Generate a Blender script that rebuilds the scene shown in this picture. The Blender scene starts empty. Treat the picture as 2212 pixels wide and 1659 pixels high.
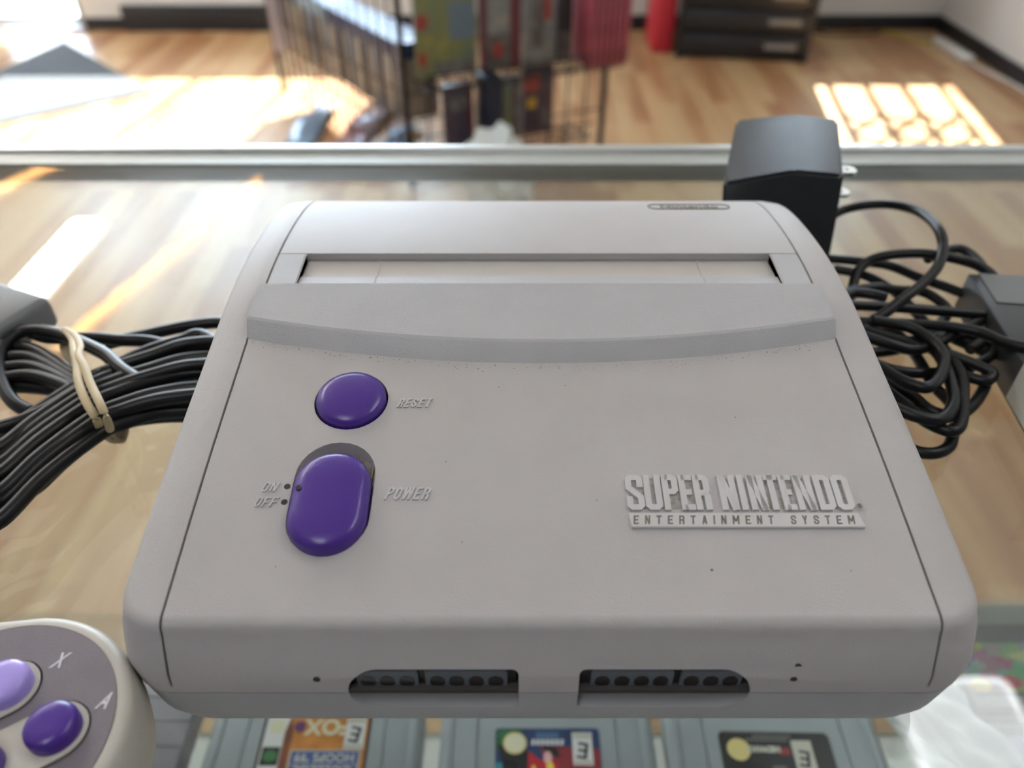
import bpy, bmesh, math, random
from mathutils import Vector, Matrix
random.seed(7)
sc = bpy.context.scene
COL = sc.collection
R = math.radians

# ------------------------------------------------------------------ camera
PITCH = R(39.7); FPX = 1661.0; CAMZ = 1.1855
cam = bpy.data.cameras.new('camera'); cam_o = bpy.data.objects.new('camera', cam); COL.objects.link(cam_o)
cam.sensor_width = 36; cam.lens = FPX/2212*36; cam.clip_start = 0.01; cam.clip_end = 200
cam_o.location = (0, 0, CAMZ); cam_o.rotation_euler = (R(90)-PITCH, 0, 0)
cam.dof.use_dof = True; cam.dof.focus_distance = 0.205; cam.dof.aperture_fstop = 9.5
sc.camera = cam_o
# ------------------------------------------------------------------ light and exposure
w = bpy.data.worlds.new('sky'); sc.world = w; w.use_nodes = True
wn = w.node_tree.nodes; wl = w.node_tree.links
bg = wn['Background']
tcw = wn.new('ShaderNodeTexCoord'); sep = wn.new('ShaderNodeSeparateXYZ'); rmp = wn.new('ShaderNodeValToRGB')
wl.new(tcw.outputs['Generated'], sep.inputs[0]); wl.new(sep.outputs['Z'], rmp.inputs[0]); wl.new(rmp.outputs[0], bg.inputs[0])
rmp.color_ramp.elements[0].color = (.80, .90, 1, 1); rmp.color_ramp.elements[1].color = (.40, .64, 1, 1)
bg.inputs[1].default_value = 13.5
sun = bpy.data.lights.new('sun', 'SUN'); sun.energy = 25; sun.angle = R(.5); sun.color = (1, .97, .93)
sun_o = bpy.data.objects.new('sun', sun); COL.objects.link(sun_o)
sun_o.rotation_euler = Vector((-.155, -1, -1.0)).to_track_quat('-Z', 'Y').to_euler()
sun_o.location = (0, 8, 6)
sc.view_settings.view_transform = 'Standard'; sc.view_settings.look = 'None'
sc.view_settings.gamma = 1; sc.view_settings.use_curve_mapping = False
sc.view_settings.exposure = 0.63
TUBE = 22.0
def portal(x0, x1, z0, z1):
    l = bpy.data.lights.new('window_portal', 'AREA'); l.shape = 'RECTANGLE'; l.size = x1-x0; l.size_y = z1-z0
    l.cycles.is_portal = True
    o = bpy.data.objects.new('window_portal', l); COL.objects.link(o)
    o.location = ((x0+x1)/2, 4.63, (z0+z1)/2); o.rotation_euler = (R(-90), 0, 0)
portal(-2.25, -.4, .8, 2.6); portal(1.48, 2.18, .9, 2.6); portal(-2.85, -2.3, .04, 2.1)

# ------------------------------------------------------------------ helpers
def mat(name, col, rough=.5, metal=0, bump=0, bscale=400, var=0, vscale=30, spec=.5, coat=0, var2=None, emis=None, trans=0):
    m = bpy.data.materials.new(name); m.use_nodes = True
    n = m.node_tree.nodes; l = m.node_tree.links; b = n['Principled BSDF']
    b.inputs['Base Color'].default_value = (*col, 1); b.inputs['Roughness'].default_value = rough
    b.inputs['Metallic'].default_value = metal; b.inputs['Specular IOR Level'].default_value = spec
    b.inputs['Coat Weight'].default_value = coat; b.inputs['Transmission Weight'].default_value = trans
    tc = n.new('ShaderNodeTexCoord')
    if var:
        t = n.new('ShaderNodeTexNoise'); t.inputs['Scale'].default_value = vscale; t.inputs['Detail'].default_value = 5
        l.new(tc.outputs['Object'], t.inputs[0])
        r = n.new('ShaderNodeValToRGB'); l.new(t.outputs[0], r.inputs[0])
        r.color_ramp.elements[0].position = .3; r.color_ramp.elements[1].position = .7
        c2 = var2 or tuple(c*(1-var) for c in col)
        r.color_ramp.elements[0].color = (*c2, 1); r.color_ramp.elements[1].color = (*col, 1)
        l.new(r.outputs[0], b.inputs['Base Color'])
    if bump:
        t = n.new('ShaderNodeTexNoise'); t.inputs['Scale'].default_value = bscale; t.inputs['Detail'].default_value = 2
        l.new(tc.outputs['Object'], t.inputs[0])
        bp = n.new('ShaderNodeBump'); bp.inputs['Strength'].default_value = bump; bp.inputs['Distance'].default_value = .0003
        l.new(t.outputs[0], bp.inputs['Height']); l.new(bp.outputs[0], b.inputs['Normal'])
    if emis:
        b.inputs['Emission Color'].default_value = (*emis[0], 1); b.inputs['Emission Strength'].default_value = emis[1]
    return m

def glass(name, tint=(.97, .99, .98), rough=0.0, ior=1.5, haze=0):
    m = bpy.data.materials.new(name); m.use_nodes = True
    n = m.node_tree.nodes; l = m.node_tree.links; n.remove(n['Principled BSDF'])
    out = n['Material Output']; tr = n.new('ShaderNodeBsdfTransparent'); gl = n.new('ShaderNodeBsdfGlossy'); fr = n.new('ShaderNodeFresnel'); mx = n.new('ShaderNodeMixShader')
    tr.inputs[0].default_value = (*tint, 1); gl.inputs['Roughness'].default_value = rough; 
    geo = n.new('ShaderNodeNewGeometry'); im = n.new('ShaderNodeMix'); im.data_type = 'FLOAT'
    im.inputs[2].default_value = ior; im.inputs[3].default_value = 1/ior
    l.new(geo.outputs['Backfacing'], im.inputs[0]); l.new(im.outputs[0], fr.inputs[0])
    l.new(fr.outputs[0], mx.inputs[0]); l.new(tr.outputs[0], mx.inputs[1]); l.new(gl.outputs[0], mx.inputs[2])
    last = mx
    if haze:
        df = n.new('ShaderNodeBsdfDiffuse'); df.inputs[0].default_value = (.9, .95, .95, 1); tl = n.new('ShaderNodeBsdfTranslucent'); tl.inputs[0].default_value = (.9, .95, .95, 1)
        m1 = n.new('ShaderNodeMixShader'); l.new(df.outputs[0], m1.inputs[1]); l.new(tl.outputs[0], m1.inputs[2])
        m2 = n.new('ShaderNodeMixShader'); m2.inputs[0].default_value = haze
        l.new(mx.outputs[0], m2.inputs[1]); l.new(m1.outputs[0], m2.inputs[2]); last = m2
    l.new(last.outputs[0], out.inputs[0])
    return m

def link(name, me, m=None, parent=None, smooth=None):
    if m: 
        for x in (m if isinstance(m, (list, tuple)) else [m]): me.materials.append(x)
    if smooth is not None:
        for p in me.polygons: p.use_smooth = True
        me.set_sharp_from_angle(angle=R(smooth))
    o = bpy.data.objects.new(name, me); COL.objects.link(o)
    if parent: o.parent = parent
    return o
def from_bm(name, bm, m, parent=None, smooth=None):
    bmesh.ops.recalc_face_normals(bm, faces=bm.faces)
    me = bpy.data.meshes.new(name); bm.to_mesh(me); bm.free()
    return link(name, me, m, parent, smooth)
def tag(o, label=None, cat=None, group=None, kind=None):
    if label: o['label'] = label
    if cat: o['category'] = cat
    if group: o['group'] = group
    if kind: o['kind'] = kind
    return o
def empty(name, loc=(0, 0, 0), rz=0, **k):
    o = bpy.data.objects.new(name, None); COL.objects.link(o); o.location = loc; o.rotation_euler = (0, 0, rz)
    o.empty_display_size = .01
    return tag(o, **k)
def bx(bm, x0, x1, y0, y1, z0, z1, bev=0, seg=2, M=None):
    g = bmesh.ops.create_cube(bm, size=1)['verts']
    for v in g:
        v.co = Vector((x0+(v.co.x+.5)*(x1-x0), y0+(v.co.y+.5)*(y1-y0), z0+(v.co.z+.5)*(z1-z0)))
    vs = list(g)
    if bev:
        es = list({e for v in g for e in v.link_edges})
        r = bmesh.ops.bevel(bm, geom=es, offset=bev, segments=seg, affect='EDGES', profile=.5)
        vs = list({v for f in r['faces'] for v in f.verts} | {v for v in g if v.is_valid})
    if M:
        bmesh.ops.transform(bm, matrix=M, verts=vs)
    return vs
def box(name, x0, x1, y0, y1, z0, z1, m, parent=None, bev=0, seg=2, M=None):
    bm = bmesh.new(); bx(bm, x0, x1, y0, y1, z0, z1, bev, seg, M)
    return from_bm(name, bm, m, parent, 40 if bev else None)
def prism(bm, pts, z0, z1, M=None, zf=None):
    b = [bm.verts.new((x, y, z0)) for x, y in pts]; t = [bm.verts.new((x, y, z1)) for x, y in pts]
    n = len(pts)
    bm.faces.new(b[::-1]); bm.faces.new(t)
    for i in range(n): bm.faces.new((b[i], b[(i+1) % n], t[(i+1) % n], t[i]))
    if M: bmesh.ops.transform(bm, matrix=M, verts=b+t)
    return b+t
MY = Matrix(((1, 0, 0, 0), (0, 0, 1, 0), (0, 1, 0, 0), (0, 0, 0, 1)))
def capsule(cx, y0, y1, r, n=14):
    pts = []
    for i in range(n+1): a = math.pi*i/n; pts.append((cx+r*math.cos(a), y1+r*math.sin(a)))
    for i in range(n+1): a = math.pi+math.pi*i/n; pts.append((cx+r*math.cos(a), y0+r*math.sin(a)))
    return pts
def catmull(pts, sub=6, closed=False):
    P = [Vector(p) for p in pts]; out = []; n = len(P)
    rng = n if closed else n-1
    for i in range(rng):
        if closed: a, b, c, d = P[(i-1) % n], P[i], P[(i+1) % n], P[(i+2) % n]
        else: a, b, c, d = P[max(i-1, 0)], P[i], P[i+1], P[min(i+2, n-1)]
        for k in range(sub):
            t = k/sub
            out.append(.5*((2*b)+(c-a)*t+(2*a-5*b+4*c-d)*t*t+(3*b-a-3*c+d)*t**3))
    if not closed: out.append(P[-1])
    return out
def tube(bm, pts, r, n=10, closed=False, flat=1.0):
    rings = []; N = len(pts); up = Vector((0, 0, 1))
    for i, p in enumerate(pts):
        if closed: t = pts[(i+1) % N]-pts[i-1]
        else: t = pts[min(i+1, N-1)]-pts[max(i-1, 0)]
        t.normalize()
        s = t.cross(up)
        if s.length < 1e-3: s = Vector((1, 0, 0))
        s.normalize(); u = s.cross(t).normalized()
        rr = r(i/(N-1)) if callable(r) else r
        rings.append([bm.verts.new(p+rr*(math.cos(2*math.pi*k/n)*s+flat*math.sin(2*math.pi*k/n)*u)) for k in range(n)])
    for i in range(N if closed else N-1):
        a = rings[i]; b = rings[(i+1) % N]
        for k in range(n): bm.faces.new((a[k], a[(k+1) % n], b[(k+1) % n], b[k]))
    if not closed: bm.faces.new(rings[0][::-1]); bm.faces.new(rings[-1])
def lathe(bm, prof, n=48, cx=0, cy=0, sx=1):
    rings = []
    for r, z in prof:
        rings.append([bm.verts.new((cx+r*sx*math.cos(2*math.pi*k/n), cy+r*math.sin(2*math.pi*k/n), z)) for k in range(n)])
    for a, b in zip(rings, rings[1:]):
        for k in range(n): bm.faces.new((a[k], a[(k+1) % n], b[(k+1) % n], b[k]))
    bm.faces.new(rings[0][::-1]); bm.faces.new(rings[-1])
def cut(o, *cutters):
    for c in cutters: c.parent = o.parent
    bpy.context.view_layer.update()
    dg = bpy.context.evaluated_depsgraph_get()
    for c in cutters:
        md = o.modifiers.new('cut', 'BOOLEAN'); md.operation = 'DIFFERENCE'; md.solver = 'EXACT'; md.object = c
    dg.update()
    me = bpy.data.meshes.new_from_object(o.evaluated_get(dg))
    o.modifiers.clear(); old = o.data; nm = old.name; o.data = me; bpy.data.meshes.remove(old); me.name = nm
    for c in cutters:
        d = c.data; bpy.data.objects.remove(c); bpy.data.meshes.remove(d)
    for p in me.polygons: p.use_smooth = True
    me.set_sharp_from_angle(angle=R(35))
def text(name, s, size, m, M, parent=None, ext=.0002, bold=0, shear=0, spacing=1, xs=1.0, align='LEFT'):
    cu = bpy.data.curves.new('t', 'FONT'); cu.body = s; cu.size = size; cu.extrude = ext; cu.offset = bold
    cu.shear = shear; cu.space_character = spacing; cu.align_x = align; cu.resolution_u = 3
    t = bpy.data.objects.new('t', cu); COL.objects.link(t)
    dg = bpy.context.evaluated_depsgraph_get(); dg.update()
    me = bpy.data.meshes.new_from_object(t.evaluated_get(dg))
    bpy.data.objects.remove(t); bpy.data.curves.remove(cu)
    me.transform(M @ Matrix.Diagonal((xs, 1, 1, 1))); me.name = name; me.materials.clear()
    return link(name, me, m, parent)
def pix(x, y, z):   # a sight line of the photograph met with a real level z
    u = (x-1106)/FPX; v = (y-829.5)/FPX
    d = Vector((u, math.cos(PITCH)-v*math.sin(PITCH), -math.sin(PITCH)-v*math.cos(PITCH)))
    t = (z-CAMZ)/d.z
    return Vector((d.x*t, d.y*t, z))

# ------------------------------------------------------------------ materials
M_plas = mat('console_grey', (.475, .452, .440), .5, bump=.35, bscale=2600, var=.05, vscale=60, spec=.32)
M_lower = mat('lower_shell_grey', (.44, .44, .455), .5, bump=.2, bscale=1800, spec=.4)
M_cover = mat('cover_grey', (.452, .446, .452), .45, bump=.4, bscale=2000, var=.05, vscale=80, spec=.5)
M_flap = mat('slot_flap_grey', (.50, .465, .44), .45, bump=.25, bscale=2200, spec=.4)
M_raise = mat('raised_letter_grey', (.55, .535, .53), .4, spec=.45)
M_dirt = mat('dusty_brown', (.19, .165, .14), .8)
M_hole = mat('dark_gap', (.05, .045, .042), .8)
M_purp = mat('purple_plastic', (.065, .022, .25), .27, bump=.12, bscale=900, spec=.5)
M_lav = mat('lavender_plastic', (.40, .31, .75), .22, spec=.5)
M_black = mat('black_plastic', (.012, .013, .016), .35, bump=.2, bscale=1500, spec=.5)
M_port = mat('port_grey', (.12, .14, .165), .5)
M_cable = mat('black_rubber_cable', (.006, .006, .007), .36, bump=.1, bscale=300, spec=.28)
M_adap = mat('adapter_black', (.022, .025, .03), .42, bump=.5, bscale=900, spec=.7, var=.3, vscale=60)
M_prong = mat('prong_metal', (.75, .72, .65), .3, metal=1)
M_rub = mat('rubber_band_tan', (.62, .50, .30), .55, bump=.3, bscale=300, var=.1, vscale=80)
M_cshell = mat('controller_shell', (.52, .49, .43), .4, bump=.2, bscale=1500, var=.08, vscale=40)
M_cface = mat('controller_face', (.19, .165, .185), .5, bump=.2, bscale=1500, var=.12, vscale=120)
M_white_ink = mat('pale_ink', (.6, .58, .6), .5)
M_glass = glass('case_glass', (.965, .985, .975), .004)
M_pane = glass('window_glass', (.95, .97, .97), 0)
M_alu = mat('brushed_aluminium', (.62, .64, .62), .35, metal=.8, bump=.1)
M_alud = mat('grey_rail', (.46, .48, .45), .45, metal=.3)
M_cart = mat('cartridge_grey', (.30, .33, .34), .42, bump=.2, bscale=900)
M_cartd = mat('cartridge_side_grey', (.16, .18, .19), .5)
M_lilac = mat('lilac_cartridge_grey', (.27, .26, .29), .45, bump=.2, bscale=900)
M_wall = mat('white_wall_paint', (.70, .69, .66), .85, bump=.1, bscale=60)
M_ceil = mat('ceiling_paint', (.82, .83, .82), .9)
M_base = mat('black_baseboard', (.018, .02, .024), .4)
M_wire = mat('black_wire', (.015, .015, .017), .4, metal=.3)
M_dark = mat('dark_cabinet', (.018, .02, .024), .35, bump=.1)
M_red = mat('red_panel', (.55, .03, .05), .5)
M_frame = mat('window_frame_grey', (.30, .29, .27), .5, metal=.4)
M_clear = glass('clear_plastic', (.94, .96, .96), .08, 1.3, haze=.10)
M_ground = mat('pavement', (.45, .44, .42), .9, var=.2, vscale=3)

# laminate floor: narrow boards running away from the counter
def floor_material():
    m = bpy.data.materials.new('laminate_floor'); m.use_nodes = True
    n = m.node_tree.nodes; l = m.node_tree.links; b = n['Principled BSDF']
    tc = n.new('ShaderNodeTexCoord'); mp = n.new('ShaderNodeMapping'); mp.inputs['Rotation'].default_value = (0, 0, R(90))
    l.new(tc.outputs['Object'], mp.inputs[0])
    br = n.new('ShaderNodeTexBrick'); l.new(mp.outputs[0], br.inputs[0])
    br.inputs['Scale'].default_value = 1; br.inputs['Brick Width'].default_value = .62; br.inputs['Row Height'].default_value = .072
    br.inputs['Mortar Size'].default_value = .0006; br.offset = .37; br.offset_frequency = 3
    br.inputs['Color1'].default_value = (.0, 0, 0, 1); br.inputs['Color2'].default_value = (1, 1, 1, 1); br.inputs['Mortar'].default_value = (.3, .3, .3, 1)
    mp2 = n.new('ShaderNodeMapping'); mp2.inputs['Scale'].default_value = (14, 1.1, 1); l.new(tc.outputs['Object'], mp2.inputs[0])
    ns = n.new('ShaderNodeTexNoise'); ns.inputs['Scale'].default_value = 1.6; ns.inputs['Detail'].default_value = 6; l.new(mp2.outputs[0], ns.inputs[0])
    mx = n.new('ShaderNodeMath'); mx.operation = 'MULTIPLY_ADD'; mx.inputs[1].default_value = .55; l.new(br.outputs['Color'], mx.inputs[0])
    ma = n.new('ShaderNodeMath'); ma.operation = 'MULTIPLY'; ma.inputs[1].default_value = .75; l.new(ns.outputs[0], ma.inputs[0]); l.new(ma.outputs[0], mx.inputs[2])
    r = n.new('ShaderNodeValToRGB'); l.new(mx.outputs[0], r.inputs[0])
    e = r.color_ramp.elements; e[0].position = .18; e[0].color = (.24, .105, .045, 1); e[1].position = .85; e[1].color = (.50, .33, .17, 1)
    e2 = r.color_ramp.elements.new(.5); e2.color = (.36, .185, .085, 1)
    l.new(r.outputs[0], b.inputs['Base Color']); b.inputs['Roughness'].default_value = .33; b.inputs['Specular IOR Level'].default_value = .28
    bp = n.new('ShaderNodeBump'); bp.inputs['Strength'].default_value = .15; bp.inputs['Distance'].default_value = .002
    l.new(ns.outputs[0], bp.inputs['Height']); l.new(bp.outputs[0], b.inputs['Normal'])
    return m
M_floor = floor_material()

# ------------------------------------------------------------------ the room
WY = 4.44; WX0 = -3.3; WX1 = 2.3; BY = -1.5; CH = 2.75
def struct(name, *a, **k):
    o = box(name, *a, **k); o['kind'] = 'structure'; return o
struct('floor', WX0-.12, WX1+.12, BY-.12, WY+.15, -.1, 0, M_floor)
struct('ceiling', WX0, WX1, BY, WY, CH, CH+.1, M_ceil)
struct('wall_right', WX1, WX1+.12, BY, WY, 0, CH, M_wall)
struct('wall_left', WX0-.12, WX0, BY, WY, 0, CH, M_wall)
struct('wall_back', WX0-.12, WX1+.12, BY-.12, BY, 0, CH, M_wall)
bm = bmesh.new()
xs = [WX0-.12, -2.85, -2.3, -2.25, -.4, 1.48, 2.18, WX1+.12]
def seg(x0, x1, z0, z1): bx(bm, x0, x1, WY, WY+.15, z0, z1)
seg(xs[0], xs[1], 0, CH); seg(xs[1], xs[2], 2.1, CH); seg(xs[2], xs[3], 0, CH)
seg(xs[3], xs[4], 0, .80); seg(xs[3], xs[4], 2.6, CH); seg(xs[4], xs[5], 0, CH)
seg(xs[5], xs[6], 0, .90); seg(xs[5], xs[6], 2.6, CH); seg(xs[6], xs[7], 0, CH)
o = from_bm('wall_front', bm, M_wall); o['kind'] = 'structure'
def window(name, x0, x1, z0, z1, mull):
    e = empty(name, ((x0+x1)/2, WY+.08, z0)); e['kind'] = 'structure'
    M = Matrix.Translation((-(x0+x1)/2, -(WY+.08), -z0))
    bm = bmesh.new()
    for a in [(x0, x0+.03), (x1-.03, x1)]: bx(bm, a[0], a[1], WY+.05, WY+.10, z0, z1)
    bx(bm, x0, x1, WY+.05, WY+.10, z0, z0+.03); bx(bm, x0, x1, WY+.05, WY+.10, z1-.03, z1)
    for x in mull: bx(bm, x-.015, x+.015, WY+.055, WY+.095, z0, z1)
    bmesh.ops.transform(bm, matrix=M, verts=bm.verts); from_bm('window_frame', bm, M_frame, e)
    bm = bmesh.new(); bx(bm, x0+.01, x1-.01, WY+.073, WY+.078, z0+.01, z1-.01)
    bmesh.ops.transform(bm, matrix=M, verts=bm.verts); from_bm('window_pane', bm, M_pane, e)
    return e
window('window_1', -2.25, -.4, .8, 2.6, [-1.32]); w2 = window('window_2', 1.48, 2.18, .9, 2.6, [])
# folding security grille inside the right window: uprights and crossing bars
bm = bmesh.new()
for k in range(4):
    x = 1.58+k*.165; bx(bm, x-.016, x+.016, WY+.03, WY+.04, .93, 2.57)
for j in range(6):
    for k in range(3):
        x = 1.58+k*.165; z = 1.28+j*.21
        for s in (0, 1):
            a = Vector((x+(.165 if s else 0), WY+.035, z)); b = Vector((x+(0 if s else .165), WY+.035, z+.21))
            tube(bm, [a, b], .013, 6)
bmesh.ops.transform(bm, matrix=Matrix.Translation((-1.83, -(WY+.08), -.9)), verts=bm.verts)
from_bm('window_grille', bm, M_frame, w2)
# door at the far left: low glass strip, an added sun-blocking middle, glass above
d = empty('door_1', (-2.575, WY+.07, 0)); d['kind'] = 'structure'
Md = Matrix.Translation((2.575, -(WY+.07), 0))
bm = bmesh.new()
bx(bm, -2.85, -2.80, WY+.04, WY+.10, .0, 2.1); bx(bm, -2.35, -2.30, WY+.04, WY+.10, .0, 2.1)
bx(bm, -2.80, -2.35, WY+.04, WY+.10, .36, .88); bx(bm, -2.80, -2.35, WY+.04, WY+.10, 2.02, 2.1); bx(bm, -2.80, -2.35, WY+.04, WY+.10, 0, .05)
bmesh.ops.transform(bm, matrix=Md, verts=bm.verts); from_bm('door_frame', bm, M_frame, d)
bm = bmesh.new(); bx(bm, -2.81, -2.34, WY+.068, WY+.073, .04, .37); bx(bm, -2.81, -2.34, WY+.068, WY+.073, .87, 2.03)
bmesh.ops.transform(bm, matrix=Md, verts=bm.verts); from_bm('door_glass', bm, M_pane, d)
struct('trim_1', -2.85, -2.3, WY-.03, WY+.03, 0, .02, mat('threshold_metal', (.55, .52, .5), .4, metal=.7), bev=.004)
struct('baseboard_front_1', -2.3, -2.08, WY-.012, WY, 0, .06, M_base)
struct('baseboard_front_2', -1.3, WX1, WY-.012, WY, 0, .075, M_base, bev=.003)
struct('baseboard_right', WX1-.012, WX1, BY, WY, 0, .075, M_base, bev=.003)
bm = bmesh.new(); bx(bm, -2.08, -1.3, WY-.04, WY, 0, .125, .004)
tag(from_bm('baseboard_heater', bm, M_base, smooth=40), 'long low black heater box along the foot of the far wall', 'heater')
# outside: pavement, and an added unseen slab blocking high sun
struct('pavement', -9, 9, WY+.15, 16, -.12, -.02, M_ground)
struct('sun_block_slab', -3.6, 2.7, WY+.16, WY+.15+.80, 2.70, 2.74, mat('sun_block_brown', (.25, .22, .2), .9))

sh = empty('light_block_shelving', (-.5, BY+.01, 0), label='tall dark shelving added out of view behind the counter to dim light from there', cat='shelving')  # dark unseen shelving, added to dim light from the back of the room
M_light_block = mat('light_block_grey', (.22, .23, .26), .6)
box('back_board', -2.7, 2.7, 0, .02, 0, 2.5, M_light_block, sh)
for k in range(6): box('shelf_board', -2.7, 2.7, .02, .35, .05+k*.45, .08+k*.45, M_light_block, sh)
for x in (-2.7, -1.35, 0, 1.35, 2.68): box('upright', x, x+.02, .02, .35, 0, 2.5, M_light_block, sh)
# ------------------------------------------------------------------ ceiling lights
M_diff = mat('light_diffuser', (.9, .9, .9), .4, emis=((1, .98, .94), TUBE))
M_warm = mat('warm_light_strip', (.9, .6, .3), .4, emis=((1, .52, .18), 7))
M_diff2 = mat('panel_diffuser', (.9, .9, .9), .4, emis=((.97, .98, 1), 4.6))
def ceiling_light(x, y, L, W, label, md=None):
    e = empty('ceiling_light', (x, y, CH), label=label, cat='ceiling light', group='ceiling lights')
    box('housing', -W/2-.02, W/2+.02, -L/2-.02, L/2+.02, -.05, 0, M_ceil, e, bev=.005)
    bm = bmesh.new(); 
    g = bx(bm, -W/2, W/2, -L/2, L/2, -.085, -.05, .03, 4)
    from_bm('diffuser', bm, md or M_diff, e, 40)
ceiling_light(-2.16, 2.60, 1.9, .15, 'long white ceiling light near the window, mirrored as a streak in the glass')
ceiling_light(1.13, .45, 1.2, .30, 'wide white ceiling light panel above the right end of the counter', M_diff2)
ceiling_light(-.5, -.75, 1.0, .34, 'added fill light panel behind the counter, out of view', M_diff2)  # unseen fill panel, added to brighten the console's front face
for a, b, lb in (((-1.45, 4.15), (-1.92, 2.45), 'thin warm light strip on the ceiling beside the long white light'), ((-2.72, 4.38), (-3.2, 3.5), 'thin warm light strip on the ceiling above the door')):
    bm = bmesh.new(); A = Vector((*a, CH-.02)); B = Vector((*b, CH-.02)); pts = []
    for i in range(25):
        t = i/24; pts.append(A.lerp(B, t)+Vector((random.uniform(-.012, .012), 0, random.uniform(-.006, .006))))
    tube(bm, pts, .016, 6); tag(from_bm('light_strip', bm, M_warm, smooth=60), lb, 'light strip')

# ------------------------------------------------------------------ display case
case = empty('display_case', (0, .1, 0), label='glass topped display counter with aluminium edge under the grey console', cat='display case')
def cb(name, *a, **k):
    o = box(name, *a, **k); o.parent = case; o.matrix_parent_inverse = Matrix.Translation((0, -.1, 0)); return o
cb('glass_top', -1.1, 1.1, -.12, .434, .994, 1.0, M_glass)
cb('front_glass', -1.1, 1.1, .424, .430, .30, .992, M_glass)
bm = bmesh.new(); bx(bm, -1.1, 1.1, .4345, .443, .985, 1.0035, .0015, 2)
o = from_bm('edge_rail', bm, M_alu, case, 40); o.location = (0, -.1, 0)
bm = bmesh.new(); bx(bm, -1.1, 1.1, .4195, .4345, 1.0002, 1.0012, .0003, 1); bx(bm, -1.1, 1.1, .431, .4345, .985, 1.001)
o = from_bm('rail_flange', bm, M_alud, case); o.location = (0, -.1, 0)
cb('base_cabinet', -1.1, 1.1, -.12, .43, .0, .30, mat('cabinet_laminate', (.62, .60, .56), .6))
cb('glass_shelf', -1.09, 1.09, -.10, .278, .7625, .7685, M_glass)
for x in (-1.1, 1.085): cb('corner_post', x, x+.015, .408, .423, .30, .994, M_alu)

# ------------------------------------------------------------------ the console
CX, CY = .0085, .0945
con = empty('game_console', (CX, CY, 1.0), label='light grey game console with two purple buttons in the middle of the glass counter', cat='game console')
PR = [(-.012, .0382), (0, .0400), (.022, .0443), (.0455, .0485), (.0786, .0535), (.1035, .0571), (.1255, .0581), (.145, .0571), (.163, .0547), (.175, .0517), (.1815, .0490), (.186, .0462), (.192, .040)]
def top(y):
    if y <= PR[0][0]: return PR[0][1]
    for i in range(len(PR)-1):
        a, b = PR[i], PR[i+1]
        if y <= b[0]:
            t = (y-a[0])/(b[0]-a[0]); p = PR[max(i-1, 0)]; q = PR[min(i+2, len(PR)-1)]
            m1 = (b[1]-p[1])/(b[0]-p[0])*(b[0]-a[0]); m2 = (q[1]-a[1])/(q[0]-a[0])*(b[0]-a[0])
            return (2*t**3-3*t*t+1)*a[1]+(t**3-2*t*t+t)*m1+(-2*t**3+3*t*t)*b[1]+(t**3-t*t)*m2
    return PR[-1][1]
def slope(y): return (top(y+.002)-top(y-.002))/.004
def deckM(x, y, lift=0):
    return Matrix.Translation((x, y, top(y)+lift)) @ Matrix.Rotation(math.atan(slope(y)), 4, 'X')
def rrect(hx, y0, y1, rf, rb, n=8, m=34):
    pts = []
    C4 = ((hx-rf, y0+rf, rf, -90), (hx-rb, y1-rb, rb, 0), (-hx+rb, y1-rb, rb, 90), (-hx+rf, y0+rf, rf, 180))
    for k, (cx, cy, r, a0) in enumerate(C4):
        for i in range(n+1):
            a = R(a0+90*i/n); pts.append((cx+r*math.cos(a), cy+r*math.sin(a)))
        if k == 0:
            for i in range(1, m): pts.append((hx, (y0+rf)+(y1-rb-y0-rf)*i/m))
        if k == 2:
            for i in range(1, m): pts.append((-hx, (y1-rb)+(y0+rf-y1+rb)*i/m))
    return pts
def upper_shell():
    bm = bmesh.new(); rings = []
    specs = [(.0972, -.0057, .193, .0125, .014, .0216, None), (.0978, -.0050, .193, .0120, .014, .027, None), (.0973, -.0022, .192, .0115, .014, .034, None)]
    for hx, y0, y1, rf, rb, z, _ in specs:
        P = rrect(hx, y0, y1, rf, rb)
        if z == .034: rings.append([bm.verts.new((x, y, min(z, top(y)-.004))) for x, y in P])
        else: rings.append([bm.verts.new((x, y, z)) for x, y in P])
    base = (.0965, -.0008, .191, .0110, .014); Rf = .0026
    for a in (0, 25, 50, 75, 90):
        d = Rf*(1-math.cos(R(a))); h = Rf*(1-math.sin(R(a)))
        P = rrect(base[0]-d, base[1]+d, base[2]-d, base[3]-d*.9, base[4]-d*.9)
        side = lambda x: .0016*max(0, (abs(x)-.088)/.0073)**2
        rings.append([bm.verts.new((x, y, top(y)-h-side(x))) for x, y in P])
    n = len(rings[0]); bm.faces.new(rings[0][::-1])
    for a, b in zip(rings, rings[1:]):
        for k in range(n): bm.faces.new((a[k], a[(k+1) % n], b[(k+1) % n], b[k]))
    f = bm.faces.new(rings[-1])
    geom = [f]+list(f.verts)+list(f.edges)
    cap = [f]
    ys = sorted({round(v.co.y, 7) for v in rings[-1]})[1:-1]
    for y in ys:
        g = list({x for c in cap for x in c.verts} | {e for c in cap for e in c.edges})+cap
        r = bmesh.ops.bisect_plane(bm, geom=g, plane_co=(0, y, 0), plane_no=(0, 1, 0), dist=2e-6)
        cap = [x for x in r['geom'] if isinstance(x, bmesh.types.BMFace)]
    for x in (-.0880, -.0868, .0868, .0880):
        g = list({q for c in cap for q in c.verts} | {e for c in cap for e in c.edges})+cap
        r = bmesh.ops.bisect_plane(bm, geom=g, plane_co=(x, 0, 0), plane_no=(1, 0, 0), dist=2e-6)
        cap = [q for q in r['geom'] if isinstance(q, bmesh.types.BMFace)]
    for v in {v for c in cap for v in c.verts}:
        if v not in rings[-1]: v.co.z = top(v.co.y)
    for v in {v for c in cap for v in c.verts}:
        if v in rings[-1] and False: pass
    return from_bm('upper_shell', bm, [M_plas, M_hole], con, 35)
us = upper_shell()
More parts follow.
